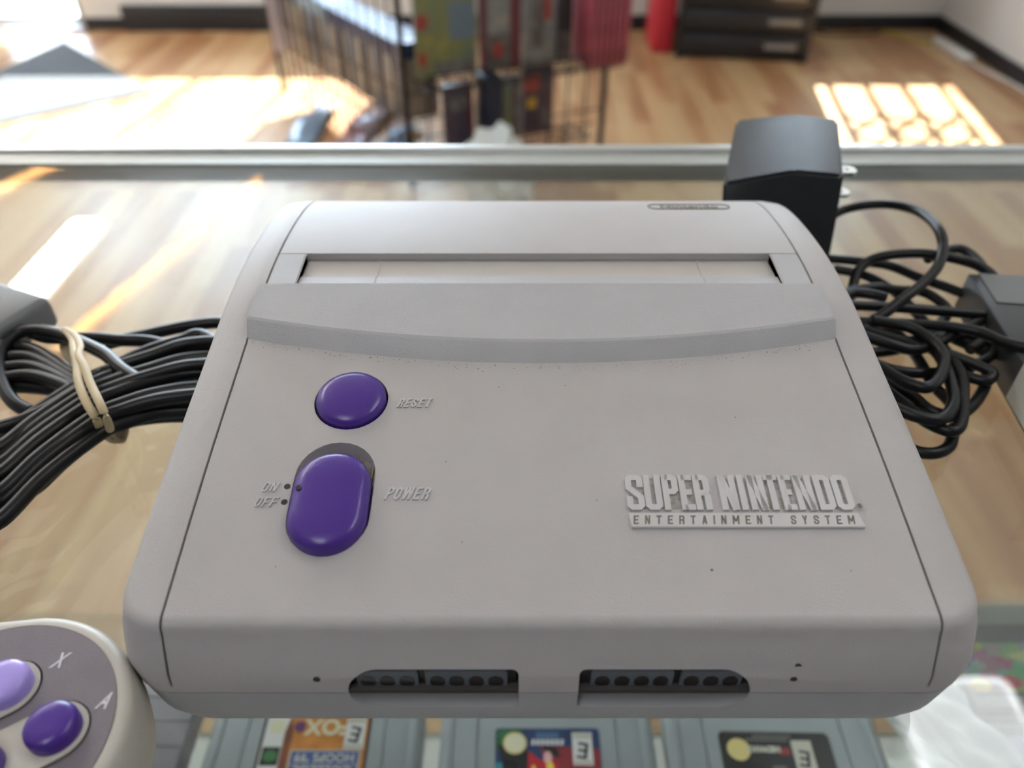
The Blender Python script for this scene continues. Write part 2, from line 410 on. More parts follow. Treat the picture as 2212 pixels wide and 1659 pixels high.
def cutter(pts, z0, z1, M=None):
    bm = bmesh.new(); prism(bm, pts, z0, z1, M); return from_bm('cutter', bm, M_plas)
M_seam = mat('seam_brown', (.11, .095, .085), .8)  # brownish grey for the seam grooves
def seam(x):
    bm = bmesh.new(); A = []; ys = [-.02, -.0085]+[-.008+i*.004 for i in range(51)]
    w_ = .00032
    ys = [-.01+i*.003 for i in range(70)]
    lo = [(-.0105, .024), (-.0028, .0265)]
    prof = [(-.0105, .0232), (-.0040, .0234), (.0022, .0360)]+[(y, top(y)-.0016) for y in ys if y > .003]+[(.2, .0300)]
    outer = [(-.03, .0232), (-.03, .09), (.25, .09), (.25, .03)]
    poly = prof+outer[::-1]
    Mx = Matrix(((0, 0, 1, 0), (1, 0, 0, 0), (0, 1, 0, 0), (0, 0, 0, 1)))
    prism(bm, poly, x-w_, x+w_, Mx)
    return from_bm('cutter', bm, M_seam)
def portcut(x0, x1, left_round):
    # outline in X,Z, extruded through Y
    z0, z1 = .0135, .0288; r = .0070; rr = .0015; pts = []
    def arc(cx, cz, r, a0, a1, n=8):
        for i in range(n+1):
            a = R(a0+(a1-a0)*i/n); pts.append((cx+r*math.cos(a), cz+r*math.sin(a)))
    if left_round:
        arc(x1-rr, z0+rr, rr, -90, 0, 4); arc(x1-rr, z1-rr, rr, 0, 90, 4); arc(x0+r, z1-r, r, 90, 180); arc(x0+r, z0+r, r, 180, 270)
    else:
        arc(x1-r, z0+r, r, -90, 0); arc(x1-r, z1-r, r, 0, 90); arc(x0+rr, z1-rr, rr, 90, 180, 4); arc(x0+rr, z0+rr, rr, 180, 270, 4)
    return pts
PORTS = [(-.0368, .0008, True), (.0142, .0530, False)]
PORTS = [(-.0453, -.0070, True), (.0064, .0450, False)]
def pc(dy=0):
    return [cutter(portcut(a, b, c), -.02, .0035, MY) for a, b, c in PORTS]
seamx = .0845
cs = [seam(-seamx), seam(seamx)]
cs.append(cutter([(-.0752, .0925), (.0752, .0925), (.0752, .1256), (-.0752, .1256)], .0535, .08))          # cartridge slot
cs.append(cutter([(-.0846, .1252), (.0846, .1252), (.0846, .1257), (-.0846, .1257)], .0565, .08))
cs.append(cutter(capsule(-.0521, .0255, .0370, .0099), .0425, .08))                                          # power recess
bm = bmesh.new(); lathe(bm, [(.0098, .047), (.0098, .07)], 40, -.0514, .0608); cs.append(from_bm('cutter', bm, M_plas))
cs += pc()
cut(us, *cs)
# pin holes
for x, y, r_ in ((-.0633, .0338, .0008), (-.0632, .0295, .0008), (.0366, .0122, .00028)):
    bm = bmesh.new(); lathe(bm, [(r_, -.0008), (r_, .00005)], 18, 0, 0)
    bmesh.ops.transform(bm, matrix=deckM(x, y), verts=bm.verts); from_bm('pin_hole', bm, M_hole, con)
for x, z, yy in ((-.0518, .0262, -.0051), (.0545, .0295, -.0038), (.0540, .0262, -.0050)):
    bm = bmesh.new(); prism(bm, [(x+.0008*math.cos(t*math.pi/8), z+.0008*math.sin(t*math.pi/8)) for t in range(16)], yy-.0002, yy+.002, MY)
    from_bm('pin_hole', bm, M_hole, con)
# lower shell
bm = bmesh.new(); rings = []
for hx, y0, y1, rf, rb, z in ((.0915, .0022, .186, .015, .014, .0), (.0935, -.0005, .188, .0145, .014, .0012), (.0950, -.0028, .190, .0140, .014, .004), (.0963, -.0046, .192, .0132, .014, .010), (.0970, -.0056, .1928, .0125, .014, .0209)):
    rings.append([bm.verts.new((x, y, z)) for x, y in rrect(hx, y0, y1, rf, rb)])
n = len(rings[0]); bm.faces.new(rings[0][::-1]); bm.faces.new(rings[-1])
for a, b in zip(rings, rings[1:]):
    for k in range(n): bm.faces.new((a[k], a[(k+1) % n], b[(k+1) % n], b[k]))
ls = from_bm('lower_shell', bm, M_lower, con, 35)
cut(ls, *pc())
# joint line between the shells
bm = bmesh.new(); prism(bm, rrect(.0967, -.0053, .1925, .0122, .014), .0205, .0220); from_bm('shell_joint', bm, M_hole, con)
# bevelled lips under the ports
for a, b, lr in PORTS:
    # connector block
    pts = portcut(a+.0006, b-.0006, lr); pts = [(x, .0180+(z-.0135)*(.0106/.0153)) for x, z in pts]
    bm = bmesh.new(); prism(bm, pts, -.0036, .003, MY); p = from_bm('controller_port', bm, M_black, con)
    bm = bmesh.new()
    xs_ = [-.0409, -.0367, -.0323, -.0251, -.0208, -.0164, -.0120] if lr else None
    off = .0111
    cen = [x+off*0 for x in xs_] if lr else [ (.0150+.0535)-(x+.0) -.0353 for x in (-.0409, -.0367, -.0323, -.0251, -.0208, -.0164, -.0120)]
    L = (b-a)
    rel = [q if lr else L-q for q in (.0045, .0088, .0132, .0201, .0244, .0288, .0332)]
    g1 = (.0020, .0158) if lr else (L-.0158, L-.0020); g2 = (.0174, .0358) if lr else (L-.0358, L-.0174)
    for gi, (u0, u1) in enumerate((g1, g2)):
        rnd = (gi == 0)
        r = .0028 if rnd else .0008; z0, z1 = .0194, .0276; P2 = []
        def arc(cx, cz, r, a0, a1, n=6):
            for i in range(n+1):
                q = R(a0+(a1-a0)*i/n); P2.append((cx+r*math.cos(q), cz+r*math.sin(q)))
        rl = r if (lr and rnd) else .0008; rR = r if ((not lr) and rnd) else .0008
        arc(a+u1-rR, z0+rR, rR, -90, 0); arc(a+u1-rR, z1-rR, rR, 0, 90); arc(a+u0+rl, z1-rl, rl, 90, 180); arc(a+u0+rl, z0+rl, rl, 180, 270)
        prism(bm, P2, -.0042, -.0030, MY)
    from_bm('pin_block', bm, M_port, p)
    bm = bmesh.new()
    for q in rel:
        pts = [(a+q+.00175*math.cos(t*math.pi/9),   .0237+.0022*math.sin(t*math.pi/9)) for t in range(18)]
        prism(bm, pts, -.00432, -.0041, MY)
    from_bm('pin_holes', bm, M_black, p)
# cartridge slot: end tabs, flaps
for s in (-1, 1):
    pts = [(s*.0752, .1035), (s*.0842, .1035), (s*.0842, .1250), (s*.0752, .1250)]
    bm = bmesh.new(); vs = prism(bm, pts, .054, .059)
    for v in vs:
        if v.co.z > .058: v.co.z = top(v.co.y)+.0004
    bmesh.ops.bevel(bm, geom=[e for e in bm.edges], offset=.0004, segments=2, affect='EDGES')
    from_bm('slot_end_tab', bm, M_cover, con, 40)
def flap(name, y0, y1, z0, z1, m):
    bm = bmesh.new()
    X = [-.0751, -.0519, -.0513, .0517, .0523, .0751]
    for i in range(5):
        dz = .0003 if i in (1, 3) else 0
        vs = bx(bm, X[i], X[i+1], y0, y1, .0538, .0560)
        for v in vs:
            if v.co.z > .055: v.co.z = (z0 if abs(v.co.y-y0) < 1e-4 else z1)+dz
    return from_bm(name, bm, m, con)
flap('slot_flap', .1141, .1250, .0558, .0555, M_flap)
flap('slot_flap', .1010, .1134, .0572, .0567, M_cover)
# raised cover with a bowed front lip
bm = bmesh.new(); nx = 32; rows = []
W_ = .0850
for i in range(nx+1):
    t = -1+2*i/nx; x = W_*t; bow = .0098*t*t; zt = lambda y: .0611-.140*(.1035-y)
    fy = .0783+bow*.98
    sec = [(fy-.0046, top(fy-.0046)-.0006), (fy-.0006, zt(fy)-.0008), (fy, zt(fy)-.0003), (fy+.0008, zt(fy+.0008)), (.094, zt(.094)), (.1029, zt(.1029)), (.1034, zt(.1034)-.0005), (.1034, .0545), (fy, .046)]
    xx = x*(.994 if False else 1)
    rows.append([bm.verts.new((xx, y, z)) for y, z in sec])
for a, b in zip(rows, rows[1:]):
    for k in range(len(a)): bm.faces.new((a[k], a[(k+1) % len(a)], b[(k+1) % len(a)], b[k]))
bm.faces.new(rows[0][::-1]); bm.faces.new(rows[-1])
bmesh.ops.recalc_face_normals(bm, faces=bm.faces)
ends = [f for f in bm.faces if len(f.verts) > 4]
bmesh.ops.bevel(bm, geom=list({e for f in ends for e in f.edges}), offset=.0007, segments=2, affect='EDGES')
from_bm('slot_cover', bm, M_cover, con, 11)
# buttons
bm = bmesh.new(); zb = top(.0608)
lathe(bm, [(.0093, zb-.004), (.0093, zb+.0004), (.0090, zb+.0014), (.0083, zb+.0021), (.0065, zb+.0026), (.0035, zb+.0029), (.0008, zb+.0030)], 56)
bmesh.ops.transform(bm, matrix=Matrix.Translation((-.0514, .0608, zb)) @ Matrix.Rotation(R(8.5), 4, 'X') @ Matrix.Translation((0, 0, -zb)), verts=bm.verts)
o = from_bm('reset_button', bm, M_purp, con, 60); o['label'] = 'round purple button marked RESET'
bm = bmesh.new(); rings = []; zb = top(.0289)
for ins, dz in ((0, -.0015), (0, .0018), (.0003, .0030), (.0010, .0038), (.0022, .0043), (.0040, .0046), (.0065, .0048), (.0088, .0049)):
    rings.append([bm.verts.new((x, y, dz)) for x, y in capsule(0, -.0044-ins*0, .0044, .0093-ins, 20)])
n = len(rings[0])
for a, b in zip(rings, rings[1:]):
    for k in range(n): bm.faces.new((a[k], a[(k+1) % n], b[(k+1) % n], b[k]))
bm.faces.new(rings[0][::-1]); bm.faces.new(rings[-1])
Mp = Matrix.Translation((-.0520, .0289, zb-.0005)) @ Matrix.Rotation(R(9), 4, 'X')
bmesh.ops.transform(bm, matrix=Mp, verts=bm.verts)
pb = from_bm('power_switch', bm, M_purp, con, 60); pb['label'] = 'long oval purple slide switch marked POWER'
bm = bmesh.new(); lathe(bm, [(.0007, .0040), (.0007, .0046)], 14, -.0073, .0022); bmesh.ops.transform(bm, matrix=Mp, verts=bm.verts); from_bm('index_dot', bm, M_hole, pb)
bm = bmesh.new()
for i in range(26):
    x = -.0521-.0090+i*.00072; bx(bm, x, x+.00036, .030, .0460 if abs(i-12.5) < 8 else .042, .0425, .0448)
bx(bm, -.0608, -.0434, .026, .0455, .0424, .0445)
from_bm('switch_track', bm, mat('track_grey', (.36, .33, .28), .6), con)
# lettering
def stroke(bm, pts, t, M, z0, z1, closed=False):
    n = len(pts); L = []; Rr = []
    for i in range(n):
        p = Vector(pts[i]); a = Vector(pts[i-1]) if (i > 0 or closed) else None; b = Vector(pts[(i+1) % n]) if (i < n-1 or closed) else None
        d1 = (p-a).normalized() if a is not None else (b-p).normalized(); d2 = (b-p).normalized() if b is not None else d1
        n1 = Vector((-d1.y, d1.x)); n2 = Vector((-d2.y, d2.x)); mm = (n1+n2)
        mm = mm.normalized(); k = t/2/max(.4, mm.dot(n1))
        L.append(p+mm*k); Rr.append(p-mm*k)
    for i in range(n if closed else n-1):
        j = (i+1) % n
        prism(bm, [tuple(Rr[i]), tuple(Rr[j]), tuple(L[j]), tuple(L[i])], z0, z1, M)
T_ = .0015
def glyph(ch, w_, H=.0098, t=.0015, c=.0006):
    W = w_; h = t/2
    if ch == 'A': return [([(h, 0), (W/2, H)], 0), ([(W-h, 0), (W/2, H)], 0), ([(W*.25, H*.3), (W*.75, H*.3)], 0)]
    if ch == 'Y': return [([(h, H), (W/2, H*.45), (W/2, 0)], 0), ([(W-h, H), (W/2, H*.45)], 0)]
    if ch == 'M': return [([(h, 0), (h, H)], 0), ([(W-h, 0), (W-h, H)], 0), ([(h, H), (W/2, H*.3)], 0), ([(W-h, H), (W/2, H*.3)], 0)]
    if ch == 'F': return [([(h, 0), (h, H)], 0), ([(h, H-h), (W, H-h)], 0), ([(h, H*.5), (W*.86, H*.5)], 0)]
    if ch == 'W': return [([(h, H), (W*.22, 0)], 0), ([(W*.22, 0), (W*.5, H)], 0), ([(W*.5, H), (W*.78, 0)], 0), ([(W*.78, 0), (W-h, H)], 0)]
    if ch == 'S': return [([(W-h, H*.64), (W-h, H-h-c), (W-h-c, H-h), (h+c, H-h), (h, H-h-c), (h, H*.63), (W-h, H*.36), (W-h, h+c), (W-h-c, h), (h+c, h), (h, h+c), (h, H*.38)], 0)]
    if ch == 'U': return [([(h, H), (h, h+c), (h+c, h), (W-h-c, h), (W-h, h+c), (W-h, H)], 0)]
    if ch == 'P': return [([(h, 0), (h, H)], 0), ([(h, H-h), (W-h-c, H-h), (W-h, H-h-c), (W-h, H*.44+h+c), (W-h-c, H*.44+h), (h, H*.44+h)], 0)]
    if ch == 'R': return [([(h, 0), (h, H)], 0), ([(h, H-h), (W-h-c, H-h), (W-h, H-h-c), (W-h, H*.50+c), (W-h-c, H*.48), (h, H*.48)], 0), ([(W-h-c, H*.48), (W-h, H*.44-c), (W-h, 0)], 0)]
    if ch == 'E': return [([(h, 0), (h, H)], 0), ([(h, H-h), (W, H-h)], 0), ([(h, H*.5), (W*.86, H*.5)], 0), ([(h, h), (W, h)], 0)]
    if ch == 'N': return [([(h, 0), (h, H)], 0), ([(W-h, 0), (W-h, H)], 0), ([(h*1.1, H), (W-h*1.1, 0)], 0)]
    if ch == 'I': return [([(h, 0), (h, H)], 0)]
    if ch == 'T': return [([(W/2, 0), (W/2, H)], 0), ([(0, H-h), (W, H-h)], 0)]
    if ch == 'D': return [([(h, h), (W-h-c, h), (W-h, h+c), (W-h, H-h-c), (W-h-c, H-h), (h, H-h)], 1)]
    if ch == 'O': return [([(h+c, h), (W-h-c, h), (W-h, h+c), (W-h, H-h-c), (W-h-c, H-h), (h+c, H-h), (h, H-h-c), (h, h+c)], 1)]
def word(name, s_, x, y, H, t, pitch, wd):
    bm = bmesh.new(); M = deckM(x, y); px = 0
    Sh = Matrix(((1, .32, 0, 0), (0, 1, 0, 0), (0, 0, 1, 0), (0, 0, 0, 1)))
    for ch in s_:
        W = wd*(1.45 if ch == 'W' else 1)
        for pts, cl in glyph(ch, W, H, t, t*.85): stroke(bm, [(px+a, b) for a, b in pts], t, M @ Sh, -.0005, .00045, cl)
        px += W+pitch
    from_bm(name, bm, M_raise, con)
word('reset_lettering', 'RESET', -.0390, .0582, .00300, .00042, .00058, .00122)
word('power_lettering', 'POWER', -.0393, .0300, .00340, .00048, .00055, .00150)
word('on_lettering', 'ON', -.0694, .0322, .00260, .00036, .00055, .00140)
word('off_lettering', 'OFF', -.0703, .0281, .00260, .00036, .00050, .00135)
H = .0098
bm = bmesh.new(); Ml = deckM(.0190, .0270)
spans = [('S', 190, 320), ('U', 325, 450), ('P', 460, 575), ('E', 585, 685), ('R', 690, 805), ('N', 875, 1000), ('I', 1018, 1065), ('N', 1088, 1210), ('T', 1215, 1310), ('E', 1325, 1415), ('N', 1430, 1560), ('D', 1580, 1700), ('O', 1710, 1835)]
K = .0545/1650
for ch, a, b in spans:
    for pts, cl in glyph(ch, (b-a)*K):
        stroke(bm, [((a-190)*K+x+.0016*(y/H)*.0, y) for x, y in pts], T_, Ml, -.0005, .00075, cl)
from_bm('badge_lettering', bm, M_raise, con)
bm = bmesh.new(); prism(bm, [(.0005, -.0047), (.0553, -.0047), (.0545, -.0008), (.0000, -.0008)], -.0005, .0008, Ml)
bmesh.ops.bevel(bm, geom=list(bm.edges), offset=.0002, segments=1, affect='EDGES')
bar = from_bm('badge_bar', bm, M_raise, con)
bm = bmesh.new(); px = .0014; Shb = Matrix(((1, .12, 0, 0), (0, 1, 0, 0), (0, 0, 1, 0), (0, 0, 0, 1)))
for ch in 'ENTERTAINMENT SYSTEM':
    W = {'M': .0016, 'I': .0004, ' ': .0012}.get(ch, .00125)
    if ch != ' ':
        for pts, cl in glyph(ch, W, .0023, .00040, .00018): stroke(bm, [(px+a, b-.0039) for a, b in pts], .00040, Ml @ Shb, .0007, .00084, cl)
    px += W+.00143
from_bm('bar_lettering', bm, M_dirt, bar)
M_grime = mat('letter_grime', (.44, .42, .40), .7, var=1, vscale=700, var2=(.25, .23, .20))
for x0, x1 in ((.0008, .0195), (.0232, .0540)):
    bm = bmesh.new(); prism(bm, [(x0, .0006), (x1, .0006), (x1, .0092), (x0, .0092)], -.0003, .00006, Ml); from_bm('badge_recess', bm, M_grime, con)
text('registered_mark', 'R', .0013, M_dirt, Ml @ Matrix.Translation((.0552, .0008, .0004)), con, .00008, .00004)
bm = bmesh.new(); pts = [Vector((.0556+.0009*math.cos(i*math.pi/10), .0012+.0009*math.sin(i*math.pi/10), .0003)) for i in range(20)]
tube(bm, pts, .00012, 5, True); bmesh.ops.transform(bm, matrix=Ml, verts=bm.verts); from_bm('registered_ring', bm, M_raise, con)
# maker's oval badge on the rear slope
bm = bmesh.new(); cp = capsule(0, -.0118, .0118, .0032, 12)
pts = []
for x, y in cp:
    X, Y = .0570+y, .1670+x*1.0; pts.append(Vector((X, Y, top(Y)+.0001)))
tube(bm, pts, .00022, 6, True); from_bm('oval_outline', bm, M_dirt, con, 60)
t_ = text('maker_lettering', 'Nintendo', .0057, M_dirt, Matrix.Translation((.0570, .1650, 0)), con, .00005, .0001, 0, 1, .98, 'CENTER')
for v in t_.data.vertices: v.co.z = top(v.co.y)+.0001+(v.co.z)
# thin grime along the foot of the cover and yellowed edges
bm = bmesh.new()
for i in range(220):
    t = random.uniform(-1, 1); y = .0787+.0098*t*t-.0052-abs(random.gauss(0, .0011)); x = .083*t
    r_ = random.uniform(.00005, .00016); bmesh.ops.create_icosphere(bm, subdivisions=1, radius=r_, matrix=Matrix.Translation((x, y, top(y))))
for x, y in ((-.062, .033-.02), (-.012, .0655), (.006, .066), (-.02, .019), (.012, .030), (.05, .055), (-.025, .041), (.068, .012)):
    bmesh.ops.create_icosphere(bm, subdivisions=1, radius=.00018, matrix=Matrix.Translation((x, y, top(y))))
o = from_bm('dirt_specks', bm, M_dirt, con); o['kind'] = 'stuff'

# ------------------------------------------------------------------ controller
ctl = empty('game_controller', (-.1097, .0750, 1.0), label='grey game controller with purple and lavender buttons, left of the console', cat='game controller')
def dog(r, hh=.017, X=-.092, n=40):
    """outline of two round lobes joined by a waist"""
    pts = []
    a0 = math.asin(min(1, hh/r))
    for i in range(n+1):
        a = -math.pi/2-.12+ (math.pi+.24)*i/n if False else -math.pi*.5+math.pi*i/n
        pts.append((r*math.cos(a), r*math.sin(a)))
    for i in range(1, 10):
        t = i/10; pts.append((X*t, r-.0035*math.sin(math.pi*t)))
    for i in range(n+1):
        a = math.pi*.5+math.pi*i/n; pts.append((X+r*math.cos(a), r*math.sin(a)))
    for i in range(1, 10):
        t = i/10; pts.append((X*(1-t), -r+.010*math.sin(math.pi*t)))
    return pts
bm = bmesh.new(); rings = []
for r, z in ((.0235, .0), (.0268, .0035), (.0290, .009), (.0301, .016), (.0303, .021), (.0300, .0245), (.0296, .0266), (.0288, .0279), (.0274, .0284), (.0266, .0283)):
    rings.append([bm.verts.new((x, y, z)) for x, y in dog(r)])
n = len(rings[0])
for a, b in zip(rings, rings[1:]):
    for k in range(n): bm.faces.new((a[k], a[(k+1) % n], b[(k+1) % n], b[k]))
bm.faces.new(rings[0][::-1]); bm.faces.new(rings[-1])
from_bm('shell', bm, M_cshell, ctl, 50)
def disc(name, r, z0, z1, cx, cy, m, par, n=72):
    bm = bmesh.new(); lathe(bm, [(r, z0), (r, z1)], n, cx, cy); return from_bm(name, bm, m, par)
disc('face_groove', .0268, .0270, .0282, 0, 0, M_hole, ctl)
fp = disc('face_plate', .0265, .0270, .0286, 0, 0, M_cface, ctl)
def rot_caps(cx, cy, ax, L, r, z0, z1, m, name, par):
    bm = bmesh.new(); M = Matrix.Translation((cx, cy, 0)) @ Matrix.Rotation(ax, 4, 'Z')
    prism(bm, capsule(0, -L, L, r, 14), z0, z1, M)
    bmesh.ops.bevel(bm, geom=[e for e in bm.edges if all(v.co.z > z1-1e-5 for v in e.verts)], offset=.0004, segments=2, affect='EDGES')
    return from_bm(name, bm, m, par, 40)
BX = [(.0154, .0014, M_purp, 'a_button', 'dark purple'), (.0008, .0108, M_lav, 'x_button', 'lavender'), (.0034, -.0067, M_purp, 'b_button', 'purple'), (-.0112, .0027, M_lav, 'y_button', 'lavender')]
ang = math.atan2(-(.0110-.0005), (.0105)) 
for (x0, y0), (x1, y1) in (((.0154, .0014), (.0034, -.0067)), ((.0008, .0108), (-.0112, .0027))):
    cx, cy = (x0+x1)/2, (y0+y1)/2; a = math.atan2(y0-y1, x0-x1)-math.pi/2; L = math.hypot(x0-x1, y0-y1)/2
    rot_caps(cx, cy, a, L, .0070, .0282, .02866, M_hole, 'button_groove', ctl)
    rot_caps(cx, cy, a, L, .0068, .0282, .0290, M_cshell, 'button_surround', ctl)
for x, y, m, nm, lb in BX:
    bm = bmesh.new(); lathe(bm, [(.0053, .0286), (.0053, .0312), (.0051, .0320), (.0045, .0327), (.0034, .0330), (.0018, .0330), (.0004, .0330)], 40, x, y)
    o = from_bm(nm, bm, m, ctl, 60); o['label'] = lb+' button'
text('x_lettering', 'X', .0052, M_white_ink, Matrix.Translation((.0074, .0158, .02865)) @ Matrix.Rotation(R(0), 4, 'Z'), ctl, .00003, .0001, .5, 1, .62)
text('a_lettering', 'A', .0052, M_white_ink, Matrix.Translation((.0214, .0064, .02865)), ctl, .00003, .0001, .5, 1, .62)
# direction pad on the far lobe
bm = bmesh.new(); bx(bm, -.097+.0, -.087, -.013, .013, .0281, .033, .0008); bx(bm, -.105, -.079, -.005, .005, .0281, .033, .0008)
from_bm('direction_pad', bm, M_cface, ctl, 40)

# ------------------------------------------------------------------ adapter
ad = empty('power_adapter', (.103, .300, 1.0), label='black boxy wall power adapter with two metal prongs behind the console', cat='power adapter')
bm = bmesh.new()
def sect(z, x0, x1, y0, y1):
    xm = (x0+x1)/2+.003
    return [bm.verts.new(p) for p in ((x0, y0, z), (xm, y0-.0035, z), (x1, y0+.0015, z), (x1, y1, z), (xm, y1+.003, z), (x0+.001, y1, z))]
O_ = Vector((.103, .300, 1.0))
tops = [pix(x, y, 1.050+z)-O_ for x, y, z in ((1562, 396, 0), (1716, 369, .004), (1823, 379, 0), (1811, 256, 0), (1716, 245, .004), (1590, 258, 0))]
dn = [(.006, .002), (.004, .001), (.006, .002), (.008, -.001), (.005, -.001), (.008, -.001)]
c_ = [bm.verts.new(p) for p in tops]
b = [bm.verts.new((p.x+d[0]*.55, p.y+d[1]*.5, .025)) for p, d in zip(tops, dn)]
a = [bm.verts.new((p.x+d[0]*1.0, p.y+d[1], 0)) for p, d in zip(tops, dn)]
for p, q in ((a, b), (b, c_)):
    for k in range(6): bm.faces.new((p[k], p[(k+1) % 6], q[(k+1) % 6], q[k]))
bm.faces.new(a[::-1]); bm.faces.new((c_[0], c_[1], c_[4], c_[5])); bm.faces.new((c_[1], c_[2], c_[3], c_[4]))
bmesh.ops.recalc_face_normals(bm, faces=bm.faces)
bmesh.ops.bevel(bm, geom=[e for e in bm.edges if e.calc_length() > .004 and not (abs(e.verts[0].co.z-.025) < 1e-4 and abs(e.verts[1].co.z-.025) < 1e-4)], offset=.0014, segments=2, affect='EDGES')
from_bm('housing', bm, M_adap, ad, 35)
for z in (.0425, .0322):
    bm = bmesh.new(); yy = .0180
    pts = [(.0300, yy-.0036), (.0452, yy-.0036), (.0470, yy-.0018), (.0470, yy+.0018), (.0452, yy+.0036), (.0300, yy+.0036)]
    prism(bm, pts, z-.0008, z+.0008); o = from_bm('prong', bm, M_prong, ad)
    bm = bmesh.new(); lathe(bm, [(.0012, z-.002), (.0012, z+.002)], 12, .0430, yy); cu = from_bm('cutter', bm, M_hole, ad)
    dgx = bpy.context.evaluated_depsgraph_get(); dgx.update(); cut(o, cu)
def trail(pts, r, name, m, parent, zoff=0):
    pass
def q8(L, z):   # traced in a 2.861x view with origin (1780,420)
    out = []
    n = len(L)
    for i, p in enumerate(L):
        zz = z[0]+(z[1]-z[0])*i/(n-1) if len(z) == 2 else (z[0]*(1-2*i/(n-1))+z[1]*2*i/(n-1) if i < n/2 else z[1]*(2-2*i/(n-1))+z[2]*(2*i/(n-1)-1))
        out.append(pix(1780+p[0]/2.861, 420+p[1]/2.861, 1+zz))
    return out
cords = [
 ([(-160, 330), (0, 180), (100, 105), (250, 68), (400, 62), (550, 92), (650, 150), (715, 230), (735, 330), (700, 450), (600, 560), (480, 650), (380, 730), (260, 800), (100, 850)], (.012, .030, .012)),
 ([(-40, 390), (60, 400), (200, 412), (400, 440), (600, 520), (800, 590), (1000, 672), (1060, 720)], (.006, .010)),
 ([(150, 700), (180, 560), (205, 480), (280, 410), (400, 375), (600, 365), (800, 395), (950, 440), (1050, 510), (1085, 600), (1020, 700), (960, 770)], (.006, .022, .010)),
 ([(640, 400), (760, 345), (850, 340), (930, 390), (985, 460), (1010, 560), (1010, 660)], (.014, .016)),
 ([(130, 690), (230, 688), (500, 703), (800, 728), (1050, 748), (1140, 760), (1185, 800), (1130, 860), (1000, 900), (900, 960)], (.017, .010)),
 ([(180, 790), (280, 790), (500, 800), (750, 815), (950, 850), (1100, 910), (1215, 940), (1330, 960)], (.014, .020)),
 ([(240, 830), (340, 862), (550, 920), (800, 1000), (1000, 1080), (1040, 1120), (990, 1150), (850, 1110), (740, 1020)], (.015, .009)),
 ([(180, 980), (350, 1060), (450, 1090), (600, 1105), (800, 1090), (950, 1050), (1035, 980), (1020, 915), (900, 875), (700, 875), (560, 905), (440, 960), (280, 980)], (.010, .008)),
 ([(300, 760), (440, 850), (560, 985), (680, 1180), (790, 1300), (760, 1360), (650, 1330), (540, 1240), (420, 1180), (250, 1100)], (.006, .007)),
 ([(700, 900), (840, 1100), (860, 1250), (850, 1400), (800, 1462), (700, 1440), (600, 1385), (500, 1300), (380, 1200)], (.012, .009)),
 ([(1010, 1080), (995, 1180), (930, 1290), (840, 1360), (700, 1380), (560, 1340), (380, 1240)], (.006, .005)),
 ([(800, 1440), (795, 1490), (770, 1560), (690, 1598), (580, 1590), (450, 1530)], (.005, .004)),
 ([(100, 620), (200, 590), (330, 575), (450, 590), (600, 600), (700, 650), (760, 720), (700, 820), (560, 900), (380, 900)], (.010, .009)),
 ([(600, 880), (720, 1010), (780, 1150), (800, 1290), (720, 1390), (560, 1370), (400, 1300)], (.013, .015)),
 ([(60, 460), (250, 500), (420, 590), (520, 680), (640, 800), (820, 900), (960, 960), (1040, 1000)], (.007, .008)),
 ([(200, 860), (420, 930), (560, 960), (700, 920), (860, 830), (1000, 770)], (.018, .012)),
 ([(250, 1000), (430, 1120), (560, 1180), (650, 1190), (720, 1120), (740, 1000), (660, 900), (520, 820), (300, 780)], (.016, .018)),
 ([(380, 640), (300, 620), (180, 610), (100, 650)], (.016, .014)),
]
bm = bmesh.new()
for L, z in cords: tube(bm, catmull(q8(L, z), 7), .0021, 10)
# lead from the housing down into the coil
bmesh.ops.transform(bm, matrix=Matrix.Translation((-.103, -.300, -1.0)), verts=bm.verts)
o = from_bm('cord', bm, M_cable, ad, 60)

# ------------------------------------------------------------------ left cable bundle
cab = empty('cable_bundle', (-.10, .17, 1.0), label='thick bundle of black cables lying left of the console', cat='cable bundle')
def q6(L, z):
    return [pix(p[0]/3.073, 600+p[1]/3.073, 1+(z if not isinstance(z, tuple) else z[0]+(z[1]-z[0])*i/(len(L)-1))) for i, p in enumerate(L)]
bm = bmesh.new(); ST = []
ST.append(([(200, 890), (95, 830), (25, 720), (-5, 590), (15, 470), (110, 375), (240, 350), (400, 375), (560, 440), (700, 510), (800, 600), (950, 700)], (.006, .016)))
ST.append(([(-300, 1000), (-60, 1005), (200, 930), (400, 820), (600, 690), (800, 570), (1000, 480), (1200, 420), (1330, 380), (1500, 480)], (.012, .014)))
ST.append(([(-60, 355), (150, 352), (300, 395), (450, 400), (620, 400), (800, 415), (1000, 425), (1200, 480)], (.010, .008)))
ST.append(([(700, 440), (850, 405), (1100, 350), (1300, 312), (1480, 300), (1700, 330)], (.006, .006)))
for k in range(4): ST.append(([(-30, 470+70*k), (200, 470+60*k), (450, 620+35*k), (620, 720+40*k), (820, 800+30*k)], (.007, .008+.001*k)))
ST.append(([(-100, 745), (50, 722), (300, 735), (450, 760), (600, 800)], (.004, .004)))
for i in range(10):
    t = i/9
    ST.append(([(-500, 1250+560*t), (-200, 1120+520*t+20), (0, 1180+430*t-110*(1-t)), (230+60*t, 960+360*t-60*(1-t)), (540+130*t, 700+330*t), (760+100*t, 600+350*t), (1000+40*t, 520+380*t), (1250+20*t, 440+440*t), (1600, 420+440*t)], (.006+.012*abs(math.sin(i*1.9)), .008+.012*abs(math.sin(i*2.3+1)))))
ST.append(([(-200, 1180), (0, 1165), (200, 1080), (350, 960), (500, 850), (700, 730), (950, 620), (1300, 520), (1600, 500)], (.004, .013)))
